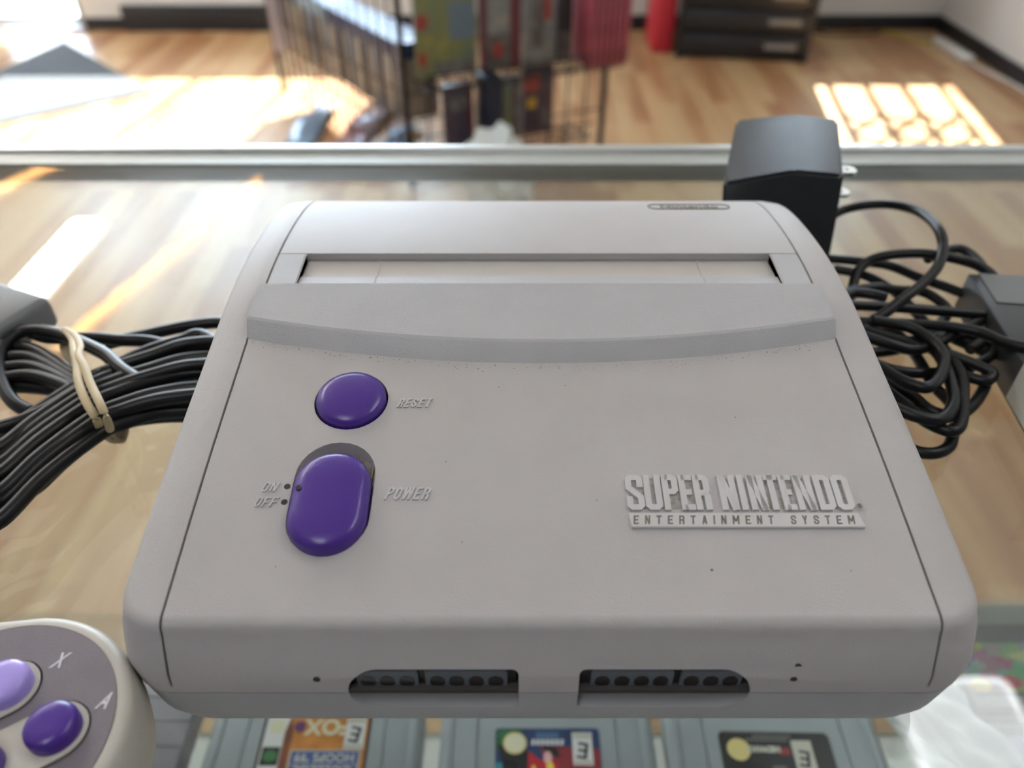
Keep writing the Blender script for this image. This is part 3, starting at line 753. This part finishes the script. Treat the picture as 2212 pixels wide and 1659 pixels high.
ST.append(([(-100, 1690), (0, 1590), (120, 1470), (260, 1370), (420, 1220), (600, 1080), (760, 980), (950, 935), (1200, 915), (1500, 930)], (.003, .005)))
for L, z in ST: tube(bm, catmull(q6(L, z), 7), .0025, 10)
bmesh.ops.transform(bm, matrix=Matrix.Translation((.10, -.17, -1.0)), verts=bm.verts)
from_bm('strands', bm, M_cable, cab, 60)
# moulded plug at the end of the bundle
pc_ = pix(42, 728, 1.0)
Mq = Matrix.Translation((pc_.x, pc_.y, 1.0)) @ Matrix.Rotation(R(-24), 4, 'Z')
bm = bmesh.new(); bx(bm, -.024, .012, -.014, .012, .002, .016, .003, 3); bmesh.ops.transform(bm, matrix=Matrix.Translation((.10, -.17, -1.0)) @ Mq, verts=bm.verts)
pl = from_bm('plug', bm, mat('plug_dark_grey', (.15, .155, .16), .45, bump=.2, bscale=1200), cab, 45); pl['label'] = 'dark grey moulded plug'
bm = bmesh.new()
lathe(bm, [(.0012, .0158), (.0012, .0163)], 14, -.006, .002); lathe(bm, [(.0010, .0158), (.0010, .0163)], 14, -.016, .004)
prism(bm, capsule(0, -.004, .004, .0013, 8), .0158, .0163, Matrix.Translation((-.007, -.006, 0)) @ Matrix.Rotation(R(75), 4, 'Z'))
bmesh.ops.transform(bm, matrix=Matrix.Translation((.10, -.17, -1.0)) @ Mq, verts=bm.verts); from_bm('screw_recess', bm, M_black, pl)
# rubber band
bm = bmesh.new()
top1 = [(415, 350), (475, 395), (490, 480), (508, 570), (520, 690), (570, 820), (640, 940), (690, 1050)]
top2 = [(415, 350), (490, 375), (530, 450), (520, 510), (560, 590), (600, 700), (680, 870), (730, 1000), (738, 1045)]
zz = [.012, .020, .0245, .0265, .0275, .0265, .022, .008]; z2 = [.012, .020, .0245, .0265, .0275, .0275, .0265, .017, .006]
A = [pix(x/3.073, 600+y/3.073, 1+z) for (x, y), z in zip(top1, zz)]; B = [pix(x/3.073, 600+y/3.073, 1+z) for (x, y), z in zip(top2, z2)]
under = [B[-1]+Vector((0, .002, -.004)), Vector((B[-1].x-.008, B[-1].y+.02, 1.0014)), Vector((A[0].x, A[0].y-.004, 1.0016))]
tube(bm, catmull(A+under, 6, True), .0013, 8, True, .6); tube(bm, catmull(B+[u+Vector((.002, 0, .0001)) for u in under], 6, True), .0013, 8, True, .6)
tag(from_bm('rubber_band', bm, M_rub, smooth=60), 'twisted beige rubber band tied around the left cable bundle', 'rubber band')

# ------------------------------------------------------------------ switch box at the right edge
p0 = pix(2168, 871, 1.0); p1 = pix(2230, 984, 1.0); ea = math.atan2((p1-p0).y, (p1-p0).x)
sb = empty('switch_box', (p0.x, p0.y, 1.0), ea, label='dark grey switch box with white stickers at the right edge of the glass', cat='switch box')
box('housing', -.062, .04, 0, .045, .001, .018, mat('switch_box_grey', (.035, .036, .038), .42, bump=.2, bscale=900), sb, bev=.0012)
box('rear_panel', -.0615, -.040, .004, .0452, .0175, .0184, mat('grey_panel', (.16, .17, .17), .5), sb)
st = box('sticker', .0, .039, -.0003, .013, .0178, .0184, mat('sticker_silver', (.50, .51, .47), .5), sb); st['label'] = 'pale sticker with dark lettering'
box('sticker_side', .0, .039, -.0004, .0, .003, .0184, st.data.materials[0], sb)
text('sticker_lettering', 'FOR I', .0075, M_hole, Matrix.Translation((.006, .004, .0185)), sb, .00004, .0001, 0, 1.1, .7)
text('housing_lettering', 'ONES', .006, M_white_ink, Matrix.Translation((-.012, .018, .0181)), sb, .00004, .0001, 0, 1.1, .8)

# ------------------------------------------------------------------ cartridges on the shelf
SZ = .7685
def cartridge(x, y, label, seed):
    e = empty('game_cartridge', (x, y, SZ), label=label, cat='game cartridge', group='cartridges under the glass')
    bm = bmesh.new(); bx(bm, -.0565, .0565, -.0375, .0375, 0, .0150, .0035, 3)
    sh = from_bm('shell', bm, M_cart, e, 45)
    cs = []
    for s in (-1, 1):
        cs.append(cutter([(s*.0365-.0005, -.05), (s*.0365+.0005, -.05), (s*.0365+.0005, .05), (s*.0365-.0005, .05)], .0142, .03))
    for c in cs: c.parent = e
    bpy.context.view_layer.update(); cut(sh, *cs)
    for s in (-1, 1): box('side_rib', s*.0515-.0022, s*.0515+.0022, -.036, .036, .0145, .0158, M_cart, e, .0008)
    return e
YC = .1735
def lab_plate(e, x0, x1, y0, y1, m, r=.002):
    bm = bmesh.new(); P = []
    for cx, cy, a0 in ((x1-r, y0+r, -90), (x1-r, y1-r, 0), (x0+r, y1-r, 90), (x0+r, y0+r, 180)):
        for i in range(6): a = R(a0+18*i); P.append((cx+r*math.cos(a), cy+r*math.sin(a)))
    prism(bm, P, .0148, .01525); return from_bm('label', bm, m, e)
def patch(name, par, pts, m, z=.0153, dz=.00006):
    bm = bmesh.new(); prism(bm, pts, z, z+dz); return from_bm(name, bm, m, par)
def oval(cx, cy, rx, ry, n=24): return [(cx+rx*math.cos(2*math.pi*i/n), cy+ry*math.sin(2*math.pi*i/n)) for i in range(n)]
def rect(x0, x1, y0, y1): return [(x0, y0), (x1, y0), (x1, y1), (x0, y1)]
def ink(n, c, v=0): return mat(n, c, .35, var=v, vscale=90)
I_org = ink('orange_ink', (.72, .28, .05), .4); I_blue = ink('blue_ink', (.05, .10, .32)); I_crm = ink('cream_ink', (.75, .72, .52)); I_wht = ink('white_ink', (.75, .75, .74)); I_blk = ink('black_ink', (.015, .016, .018))
I_grn = ink('green_ink', (.05, .22, .07), .5); I_red = ink('red_ink', (.65, .02, .04), .3); I_pur = ink('violet_ink', (.18, .06, .22), .5); I_dkb = ink('deep_blue_ink', (.03, .07, .20), .5); I_teal = ink('teal_ink', (.05, .35, .42), .4); I_yel = ink('yellow_ink', (.85, .65, .06)); I_mar = ink('maroon_ink', (.28, .03, .04)); I_gold = ink('gold_ink', (.72, .60, .25)); I_bei = ink('pale_beige_ink', (.55, .54, .46)); I_brn = ink('rust_ink', (.3, .09, .03), .5)
RZ = Matrix.Rotation(math.pi, 4, 'Z')
def uptext(par, s, size, x, y, m, xs=1, bold=.0001, z=.01545, sp=1):   # turned round to face the far side
    return text('lettering', s, size, m, Matrix.Translation((x, y, z)) @ RZ, par, .00003, bold, 0, sp, xs, 'CENTER')
def rating(par, x, y, m1=I_wht):
    patch('rating_box', par, rect(x-.0052, x+.0052, y-.0085, y+.0085), m1, .01557)
    patch('rating_band', par, rect(x-.0047, x+.0047, y+.0052, y+.0080), I_bei, .01564)
    bm = bmesh.new(); ME = Matrix.Translation((x, y-.001, 0)) @ RZ @ Matrix.Rotation(R(-10), 4, 'Z')
    for q in (rect(-.0026, -.0010, -.0042, .0042), rect(-.0010, .0028, .0028, .0042), rect(-.0010, .0024, -.0007, .0007), rect(-.0010, .0028, -.0042, -.0028)): prism(bm, q, .01564, .01572, ME)
    from_bm('lettering', bm, I_blk, par)
    patch('rating_band', par, rect(x-.0047, x+.0047, y-.0080, y-.0062), I_bei, .01564)
# first: orange sports label
e = cartridge(-.1036, YC, 'grey cartridge with orange and blue sports label, second from left', 1)
lb = lab_plate(e, -.0285, .0285, -.035, .0315, I_blk, .001); lb['label'] = 'orange, white and blue sports label'
patch('label_art', lb, rect(-.0270, -.0150, -.034, .0305), I_wht); patch('label_art', lb, rect(-.0150, .0272, -.034, .0305), I_org)
patch('label_art', lb, [(-.0165, -.034), (-.0130, -.034), (-.0120, .022), (-.0145, .0305), (-.0165, .022)], I_brn, .01534)
patch('seal', lb, oval(-.0210, .0250, .0042, .0040), I_crm, .0154)
patch('picture', lb, rect(-.0262, -.0170, .0045, .0140), I_blk, .0154); patch('picture', lb, oval(-.0215, .0093, .0036, .0032), I_grn, .01547)
patch('picture', lb, oval(-.0215, -.010, .0042, .0085), I_pur, .0154)
uptext(lb, 'FOX', .0115, .0060, .0285, I_crm, 1.05, .0004); patch('logo_dot', lb, oval(-.0090, .0248, .0030, .0030), I_pur, .0156)
rating(lb, .0208, .0215)
patch('blue_panel', lb, rect(-.0115, .0250, -.034, .0125), I_bei, .0154); patch('blue_panel', lb, rect(-.0107, .0242, -.033, .0118), I_blue, .01546)
for s, y in (("HOOPS '99", .0105), ('COLLEGE', .0040), ('SPORTS', -.0026)):
    uptext(lb, s, .0062, .0068, y, I_bei, 1.0 if len(s) > 7 else 1.1, .0002, .01556, 1.05)
for y in (.0048, -.0018): patch('panel_rule', lb, rect(-.0107, .0242, y-.0002, y+.0002), I_bei, .01556)
# second: blue and red label
e = cartridge(.0185, YC, 'grey cartridge with blue, green and red label, directly below the console middle', 2)
lb = lab_plate(e, -.0272, .0275, -.036, .0240, I_dkb); lb['label'] = 'blue and green label with a red shape'
patch('label_art', lb, [(-.0268, .0150), (-.0160, .0238), (-.0262, .0225)], I_grn); patch('label_art', lb, rect(-.0270, -.0185, -.035, .0060), I_teal)
patch('label_art', lb, [(-.0265, .0120), (-.0260, .0215), (-.0130, .0235), (-.0150, .0150)], I_grn, .01536)
patch('label_art', lb, [(-.0265, .0150), (-.0120, .0150), (-.0080, .0080), (-.0110, -.03), (-.0220, -.03), (-.0235, .0060)], I_blk, .01538)
patch('label_art', lb, [(-.0040, .0150), (.0270, .0130), (.0272, -.030), (.0100, -.034), (.0020, -.0050)], I_mar, .0154)
patch('label_art', lb, [(-.0100, .0120), (-.0040, .0075), (.0040, .0070), (.0085, -.0010), (.0120, -.034), (-.0110, -.034), (-.0105, .0020)], I_red, .01543)
patch('label_art', lb, oval(.0010, .0035, .0020, .0028, 12), I_yel, .0155); patch('label_art', lb, oval(-.0075, .0000, .0014, .0050, 12), I_yel, .0155); patch('label_art', lb, oval(.0000, .0085, .0022, .0034, 12), ink('pink_ink', (.8, .45, .45)), .01548)
patch('label_art', lb, [(-.0030, .0150), (.0050, .0135), (.0065, .0085), (-.0010, .0105)], I_blk, .01546)
patch('seal', lb, oval(-.0170, .0160, .0062, .0058), I_gold, .0155); patch('seal', lb, oval(-.0170, .0160, .0053, .0049), I_crm, .01556)
bm = bmesh.new()
for i in range(7):
    x = -.0085+i*.0025; prism(bm, [(x, .0150), (x+.0016, .0148), (x+.0022, .0178), (x+.0006, .0180)], .0155, .01558)
from_bm('title_marks', bm, I_wht, lb); patch('label_art', lb, rect(-.0060, .0060, .0185, .0215), ink('faded_blue_ink', (.08, .17, .3)), .0154)
rating(lb, .0182, .0130)
# third: black label
e = cartridge(.1372, YC, 'grey cartridge with black label and gold seal, right of the other two', 3)
e.rotation_euler.z = R(-1.0)
lb = lab_plate(e, -.0290, .0290, -.036, .0220, I_blk, .003); lb['label'] = 'black label with gold seal'
patch('seal', lb, oval(-.0195, .0125, .0060, .0058), I_gold, .0154)
patch('rating_side', lb, rect(-.0186, -.0100, -.0045, .0005), I_bei, .0154); patch('picture', lb, rect(-.0245, -.0140, -.012, .0010), I_bei, .01536)
uptext(lb, 'MIDWAY', .0042, -.0065, .0142, I_bei, 1.0, .0003); patch('title_block', lb, rect(.0008, .0070, .0100, .0135), I_mar, .0154)
bm = bmesh.new()
for j, (x0, x1, y) in enumerate(((-.0110, .0080, .0190), (-.0150, .0060, .0170))):
    x = x0
    while x < x1: prism(bm, rect(x, x+.0012, y, y+.0012), .0154, .01546); x += .0017
from_bm('small_print', bm, ink('faded_print', (.22, .22, .2)), lb)
patch('logo_bar', lb, rect(-.0040, .0030, .0030, .0042), ink('faded_print_b', (.2, .2, .19)), .0154)
rating(lb, .0135, .0090, I_bei)
# lilac cartridge at the left
e = empty('game_cartridge', (-.2370, .1800, SZ), label='lilac grey ridged cartridge at the left end of the shelf', cat='game cartridge', group='cartridges under the glass')
bm = bmesh.new(); bx(bm, -.066, .066, -.043, .043, 0, .0170, .002, 2); sh = from_bm('shell', bm, M_lilac, e, 45)
cs = []
for k in range(6): cs.append(cutter(rect(.030, .08, -.034+k*.0135, -.0332+k*.0135), .0160, .03))
for c in cs: c.parent = e
bpy.context.view_layer.update(); cut(sh, *cs)
# game boxes and the plastic bag at the right
def busy(name, sc_, sat, dark):
    m = bpy.data.materials.new(name); m.use_nodes = True; n = m.node_tree.nodes; l = m.node_tree.links; b = n['Principled BSDF']; b.inputs['Roughness'].default_value = .35
    tc = n.new('ShaderNodeTexCoord'); ns = n.new('ShaderNodeTexNoise'); ns.inputs['Scale'].default_value = sc_*1.6; ns.inputs['Detail'].default_value = 3
    ad_ = n.new('ShaderNodeVectorMath'); ad_.operation = 'MULTIPLY_ADD'; ad_.inputs[1].default_value = (.018, .018, .018)
    l.new(tc.outputs['Object'], ns.inputs[0]); l.new(ns.outputs['Color'], ad_.inputs[0]); l.new(tc.outputs['Object'], ad_.inputs[2])
    v = n.new('ShaderNodeTexVoronoi'); v.inputs['Scale'].default_value = sc_; l.new(ad_.outputs[0], v.inputs['Vector'])
    h_ = n.new('ShaderNodeHueSaturation'); h_.inputs['Saturation'].default_value = sat; h_.inputs['Value'].default_value = dark; l.new(v.outputs['Color'], h_.inputs['Color']); l.new(h_.outputs[0], b.inputs['Base Color'])
    return m
M_busy = busy('busy_cover_print', 110, 1.0, .5); M_busy2 = busy('pale_cover_print', 70, .8, .9)
def game_box(x, y, w_, d_, hh, base, lbl, arts):
    e = empty('game_box', (x, y, SZ), label=lbl, cat='game box')
    box('carton', -w_/2, w_/2, -d_/2, d_/2, 0, hh, base, e, bev=.001)
    for pts, m in arts: 
        bm = bmesh.new(); prism(bm, pts, hh, hh+.0002+.0002*random.random()); from_bm('cover_art', bm, m, e)
    bm = bmesh.new(); t = .0012
    bx(bm, -w_/2-.004, w_/2+.004, -d_/2-.003, d_/2+.003, hh+.001, hh+.002); bx(bm, -w_/2-.004, -w_/2-.003, -d_/2-.003, d_/2+.003, 0, hh+.001)
    from_bm('clear_sleeve', bm, M_clear, e)
    return e
I_gry = ink('grey_card', (.30, .30, .28)); I_pnk = ink('pink_card', (.72, .40, .36)); I_lav = ink('lavender_card', (.50, .45, .62)); I_dgr = ink('charcoal_card', (.06, .06, .065))
game_box(.325, .239, .15, .064, .020, I_gry, 'grey boxed game with busy colourful cover at the right edge of the shelf',
 [(rect(-.072, .04, -.026, .018), I_dgr), (rect(-.073, .02, -.024, .006), M_busy), ([(-.045, -.002), (-.030, .002), (.02, -.020), (-.012, -.018)], ink('lime_ink', (.6, .62, .25))), (oval(-.052, .004, .008, .006), I_red), (oval(-.061, .012, .004, .004), I_yel), (oval(-.068, -.020, .006, .004), I_yel), (oval(-.050, -.018, .006, .004), I_red), (oval(-.040, -.012, .008, .005), I_teal), ([(-.04, .010), (.03, -.010), (.03, -.004), (-.035, .014)], I_blue), (oval(-.058, -.010, .005, .004), I_wht)])
game_box(.325, .167, .15, .062, .020, I_gry, 'pale boxed game with lavender and pink bands nearest the right corner',
 [(rect(-.070, .07, .008, .024), I_lav), (rect(-.068, .07, -.004, .006), I_pnk), (rect(-.072, .06, -.028, -.006), M_busy2), (oval(-.040, -.014, .014, .007), I_grn), (oval(-.034, -.018, .010, .005), I_yel), (oval(-.060, -.014, .010, .008), I_teal), (oval(-.030, .010, .006, .006), I_red)])
bm = bmesh.new(); nx, ny = 40, 40; g = []
for j in range(ny+1):
    row = []
    for i in range(nx+1):
        u, v = i/nx, j/ny; x = .199+.047*u+.006*math.sin(v*5)+.012*(1-v); y = .125+.100*v+.003*math.sin(u*9)
        z = SZ+.0225+.006*math.sin(u*7+v*3)*math.sin(v*6-u*2)+.003*math.sin(u*23+v*11)+.0015*math.sin(v*41+u*17)
        row.append(bm.verts.new((x, y, z)))
    g.append(row)
for j in range(ny):
    for i in range(nx): bm.faces.new((g[j][i], g[j][i+1], g[j+1][i+1], g[j+1][i]))
me_o = from_bm('plastic_bag', bm, glass('crumpled_clear_film', (.93, .96, .96), .1, 1.5, haze=.45), smooth=60)
sm = me_o.modifiers.new('thickness', 'SOLIDIFY'); sm.thickness = .0006
tag(me_o, 'crumpled clear plastic bag lying on the shelf between cartridges and boxes', 'plastic bag')

# ------------------------------------------------------------------ mat, cabinet and other floor things
bm = bmesh.new(); prism(bm, [(-2.32, 4.2), (-2.52, 3.28), (-2.37, 2.85), (-1.6, 3.45)], 0, .008)
tag(from_bm('door_mat', bm, mat('mat_blue_grey', (.085, .092, .098), .95, bump=1, bscale=120, var=.25, vscale=80)), 'blue grey door mat lying half in the sun on the floor', 'door mat')
cb_ = empty('drawer_cabinet', (1.13, 4.02, 0), R(-8), label='black multi drawer cabinet standing by the far wall', cat='cabinet')
box('body', -.30, .30, -.10, .30, .0, .80, M_dark, cb_, bev=.006)
for k in range(7):
    d_ = box('drawer', -.285, .285, -.125, -.101, .03+k*.11, .03+k*.11+.085, M_dark, cb_, bev=.008)
    box('handle', .10, .25, -.133, -.1255, .06+k*.11, .085+k*.11, M_frame, d_, bev=.003)
for s in (-1, 1):
    box('corner_post', s*.30-.012, s*.30+.012, -.125, -.10, 0, .80, M_dark, cb_)
rb_ = box('storage_bin', .70, .80, 4.02, 4.3, 0, .5, M_red, bev=.01); tag(rb_, 'tall narrow red bin standing beside the black cabinet', 'bin')
ps = empty('power_strip', (2.20, 4.02, 0), R(4), label='white power strip on the floor against the right wall', cat='power strip')
box('housing', -.025, .025, -.16, .16, 0, .035, mat('white_plastic', (.8, .8, .76), .4), ps, bev=.008)
bm = bmesh.new()
for k in range(4): bx(bm, -.012, .012, -.11+k*.065, -.085+k*.065, .035, .036)
from_bm('socket', bm, M_frame, ps)
bm = bmesh.new(); tube(bm, catmull([Vector(p) for p in ((0, -.16, .012), (.01, -.25, .006), (.04, -.5, .006), (.03, -.8, .006), (.05, -1.2, .006))]), .005, 8); from_bm('cord', bm, ps.children[0].data.materials[0], ps, 60)
for pts, m, lb in (([(1.6, 4.39, .004), (1.7, 4.33, .004), (1.82, 4.33, .004), (1.95, 4.36, .004), (1.98, 4.41, .004)], M_cable, 'dark cord looping on the floor right of the cabinet'),
               ([(2.0, 4.40, .004), (2.05, 4.32, .004), (2.12, 4.2, .004), (2.17, 4.17, .008)], mat('yellow_cord', (.45, .36, .03), .5), 'yellow and dark cord running to the white power strip')):
    bm = bmesh.new(); tube(bm, catmull([Vector(p) for p in pts]), .006, 8); tag(from_bm('floor_cord', bm, m, smooth=60), lb, 'cord')

# ------------------------------------------------------------------ wire rack with games
rack = empty('wire_rack', (-.345, 2.5, 0), label='black wire grid display rack standing in front of the windows', cat='display rack')
Pm = Vector((-.345, 2.5, 0)); Pl = Vector((-1.02, 3.48, 0)); Pr_ = Vector((.33, 2.80, 0))
def local(v): return Vector(v)-Pm
def grid_panel(A, B, zt=1.5, name='grid_panel'):
    L = (B-A).length; n = max(2, round(L/.076)); bm = bmesh.new()
    for i in range(n+1):
        p = local(A.lerp(B, i/n)); tube(bm, [p+Vector((0, 0, .02)), p+Vector((0, 0, zt))], .0038, 5)
    z = .02
    while z < zt+.01:
        tube(bm, [local(A)+Vector((0, 0, z)), local(B)+Vector((0, 0, z))], .0032, 5); z += .15
    from_bm(name, bm, M_wire, rack)
grid_panel(Pm, Pl); grid_panel(Pm, Pr_)
for p in (Pm, Pl, Pr_):
    bm = bmesh.new(); q = local(p); tube(bm, [q, q+Vector((0, 0, 1.55))], .011, 8); from_bm('post', bm, M_wire, rack, 60)
uA = (Pl-Pm).normalized(); nA = Vector((-abs(uA.y), -abs(uA.x), 0)).normalized(); uB = (Pr_-Pm).normalized(); nB = Vector((uB.y, -uB.x, 0)).normalized()
def frame(u, n_, org): # columns along, outward, up
    return Matrix(((u.x, n_.x, 0, org.x), (u.y, n_.y, 0, org.y), (0, 0, 1, org.z), (0, 0, 0, 1)))
def shelf(u, n_, s0, s1, z, depth):
    bm = bmesh.new(); M = frame(u, n_, Vector((0, 0, z)))
    for k in range(5): tube(bm, [M @ Vector((s0, depth*k/4, 0)), M @ Vector((s1, depth*k/4, 0))], .003, 5)
    x = s0
    while x <= s1+.001: tube(bm, [M @ Vector((x, 0, 0)), M @ Vector((x, depth, 0)), M @ Vector((x, depth, .05))], .0025, 5); x += .05
    tube(bm, [M @ Vector((s0, depth, .05)), M @ Vector((s1, depth, .05))], .003, 5)
    from_bm('shelf_basket', bm, M_wire, rack)
shelf(uA, -nA, .02, 1.04, .215, .15);
bm = bmesh.new(); bx(bm, 1.04, 1.046, -.15, .05, .21, .62, .002, 2, frame(uA, nA, Vector((0, 0, 0)))); from_bm('end_plate', bm, mat('pale_acrylic', (.45, .44, .52), .3), rack, 40)
shelf(uB, nB, .03, .72, .365, .15); shelf(uB, nB, .1, .62, .135, .15)
def case_at(u, n_, s, z, wd, dp, hh, m, lb, grp=None, name='game_case', ms=None, off=.012):
    o = box(name, 0, wd, 0, dp, 0, hh, m, bev=.0015)
    o.matrix_world = frame(u, n_, Pm+u*s+n_*off+Vector((0, 0, z)))
    tag(o, lb, 'game case', grp)
    if ms:
        for k, (a, b, c0, d0, mm) in enumerate(ms):
            q = box('cover_art', wd*a, wd*b, dp, dp+.0012+.0004*k, hh*c0, hh*d0, mm, o)
    return o
S_c = [mat('spine_taupe', (.30, .24, .19), .35), mat('spine_grey', (.22, .23, .26), .3), mat('spine_brown', (.15, .10, .075), .35), mat('spine_blue', (.13, .17, .25), .3), mat('spine_cream', (.52, .46, .36), .35)]
first = case_at(uA, nA, .03, .22, .0145, .13, .19, S_c[0], 'taupe spined slim game case standing in the lower left tray of the wire rack', 'taupe slim cases in the lower left tray', off=-.14)
for i in range(1, 46):
    c2 = first.copy(); COL.objects.link(c2); c2.matrix_world = frame(uA, nA, Pm+uA*(.03+i*.0215)+nA*(-.14+random.uniform(-.004, .004))+Vector((0, 0, .22)))
    if i % 5:
        key = i % 5
        if key not in globals().setdefault('_md', {}):
            me = first.data.copy(); me.materials.clear(); me.materials.append(S_c[key]); _md[key] = me
        c2.data = _md[key]
        nm_ = ('taupe', 'grey', 'brown', 'blue grey', 'cream')[key]
        c2['label'] = nm_+' spined slim game case standing in the lower left tray of the wire rack'; c2['group'] = nm_+' slim cases in the lower left tray'
    else:
        c2['label'] = 'taupe spined slim game case standing in the lower left tray of the wire rack'; c2['group'] = 'taupe slim cases in the lower left tray'
M_navy = mat('navy_cover', (.03, .05, .14), .3); M_lb = mat('pale_blue_cover', (.33, .45, .55), .25)
f2 = case_at(uA, nA, .04, .4125, .034, .13, .05, M_navy, 'dark blue case lying on top of the slim cases in the wire rack', 'dark blue cases on top of the slim cases', off=-.14)
for i in range(1, 24):
    c2 = f2.copy(); COL.objects.link(c2); c2.matrix_world = frame(uA, nA, Pm+uA*(.04+i*.0405)+nA*-.14+Vector((0, 0, .4125)))
    if 13 < i < 21: c2.data = bpy.data.meshes.new_from_object(f2); c2.data.materials.clear(); c2.data.materials.append(M_lb); c2['label'] = 'pale blue case lying on top of the slim cases in the wire rack'; c2['group'] = 'pale blue cases on top of the slim cases'
A1 = mat('art_green', (.12, .19, .14), .35, var=.5, vscale=20, var2=(.22, .21, .07)); A2 = mat('art_yellow', (.30, .27, .06), .35, var=.5, vscale=25, var2=(.13, .17, .10)); A3 = mat('art_grey_mix', (.17, .17, .16), .35, var=.6, vscale=25, var2=(.08, .06, .06))
A4 = mat('art_maroon', (.13, .03, .04), .3); A5 = mat('art_slate', (.14, .17, .19), .3, var=.5, vscale=30, var2=(.30, .29, .26)); A6 = mat('art_black', (.03, .03, .035), .3); A7 = mat('art_pink', (.42, .09, .12), .35, var=.4, vscale=30); A8 = mat('art_blue', (.13, .19, .24), .3); A9 = mat('art_redspot', (.30, .05, .04), .4); A10 = mat('art_dark_mix', (.10, .06, .06), .3, var=.5, vscale=25, var2=(.05, .04, .07)); A11 = mat('art_gold', (.55, .33, .04), .4)
case_at(uB, nB, .04, .37, .20, .02, .27, A1, 'large green and yellow boxed game at the left of the rack shelf', ms=[(.05, .6, .15, .5, A2), (.55, .95, .4, .8, A8), (.0, .2, .55, .7, A9), (.02, .15, .15, .3, A9), (.3, .95, .02, .18, A3)])
case_at(uB, nB, .25, .37, .14, .03, .28, A3, 'grey boxed game with maroon edge in the middle of the rack shelf', ms=[(0, .12, 0, 1, A4), (.75, 1, 0, 1, A4), (.3, .55, .15, .3, A9), (.2, .7, .4, .9, A5)])
case_at(uB, nB, .40, .37, .12, .03, .27, A5, 'slate grey boxed game right of the maroon edged one', ms=[(.2, .6, .2, .9, A3), (.6, .8, .5, .8, A9)])
case_at(uB, nB, .525, .37, .05, .03, .27, A6, 'narrow black boxed game beside the pink spines', ms=[(.1, .9, .0, .35, A3)])
fp_ = case_at(uB, nB, .585, .37, .0165, .14, .26, A7, 'pink red game case with its spine out at the right end of the rack', 'pink red cases on the rack')
for i in range(1, 7):
    c2 = fp_.copy(); COL.objects.link(c2); c2.matrix_world = frame(uB, nB, Pm+uB*(.585+i*.0215)+nB*.012+Vector((0, 0, .37)))
case_at(uB, nB, .12, .14, .10, .03, .20, A10, 'dark brown boxed game low on the left of the rack', ms=[(.2, .8, .6, .8, A3), (.8, .95, .2, .9, A4)])
case_at(uB, nB, .235, .14, .06, .10, .23, mat('art_navy_black', (.01, .016, .035), .35), 'narrow navy black boxed game low in the rack')
case_at(uB, nB, .305, .14, .09, .03, .20, A3, 'grey green boxed game low in the rack', ms=[(.3, .5, .1, .9, A1)])
case_at(uB, nB, .405, .14, .11, .03, .22, A10, 'dark boxed game with gold patch low on the right of the rack', ms=[(.1, .4, .4, .55, A11), (.5, .9, .1, .35, A3), (.0, .5, .65, .9, A9)])
# shiny things on the floor by the rack
def sleeve(c, ang, L, W, m, lb, z=.006):
    bm = bmesh.new(); n = 14; rows = []
    for i in range(n+1):
        t = i/n-.5; rows.append([bm.verts.new((L*t, W*s, z+.02+.018*math.sin(t*9+s*2)+.01*s)) for s in (-.5, -.2, .1, .5)])
    for a, b in zip(rows, rows[1:]):
        for k in range(3): bm.faces.new((a[k], a[k+1], b[k+1], b[k]))
    o = from_bm('magazine', bm, m, smooth=60); o.location = c; o.rotation_euler.z = ang
    s = o.modifiers.new('thickness', 'SOLIDIFY'); s.thickness = .006; tag(o, lb, 'magazine'); return o
M_mag = mat('glossy_blue_grey', (.20, .27, .36), .18); M_mag2 = mat('glossy_grey_red', (.30, .29, .31), .2, var=.5, vscale=6, var2=(.35, .14, .12))
def laid(a, b, W, m, lb):
    A = pix(*a, .03); B = pix(*b, .03); d_ = B-A
    sleeve((A.x+d_.x/2, A.y+d_.y/2, 0), math.atan2(d_.y, d_.x), d_.length, W, m, lb)
laid((620, 338), (706, 222), .10, M_mag, 'blue grey glossy magazine on the floor at the left foot of the rack')
laid((712, 345), (838, 222), .095, M_mag2, 'grey and red glossy magazine on the floor under the rack')
laid((822, 340), (895, 262), .07, M_mag, 'pale blue glossy magazine behind the middle post of the rack')
bm = bmesh.new(); bmesh.ops.create_icosphere(bm, subdivisions=4, radius=.115)
for v in bm.verts:
    c = v.co; f = 1+.22*math.sin(c.x*70+c.y*31)*math.sin(c.z*63+c.x*20)+.12*math.sin(c.y*150+c.z*90)
    v.co = Vector((c.x*f, c.y*f*.7, max(-.10, c.z*f*1.15)))
o = from_bm('plastic_bag', bm, mat('shiny_white_plastic', (.75, .82, .82), .12, bump=.3, bscale=30), smooth=60); o.location = (-.05, 2.40, .10)
tag(o, 'crumpled shiny white plastic bag on the floor under the rack', 'plastic bag')
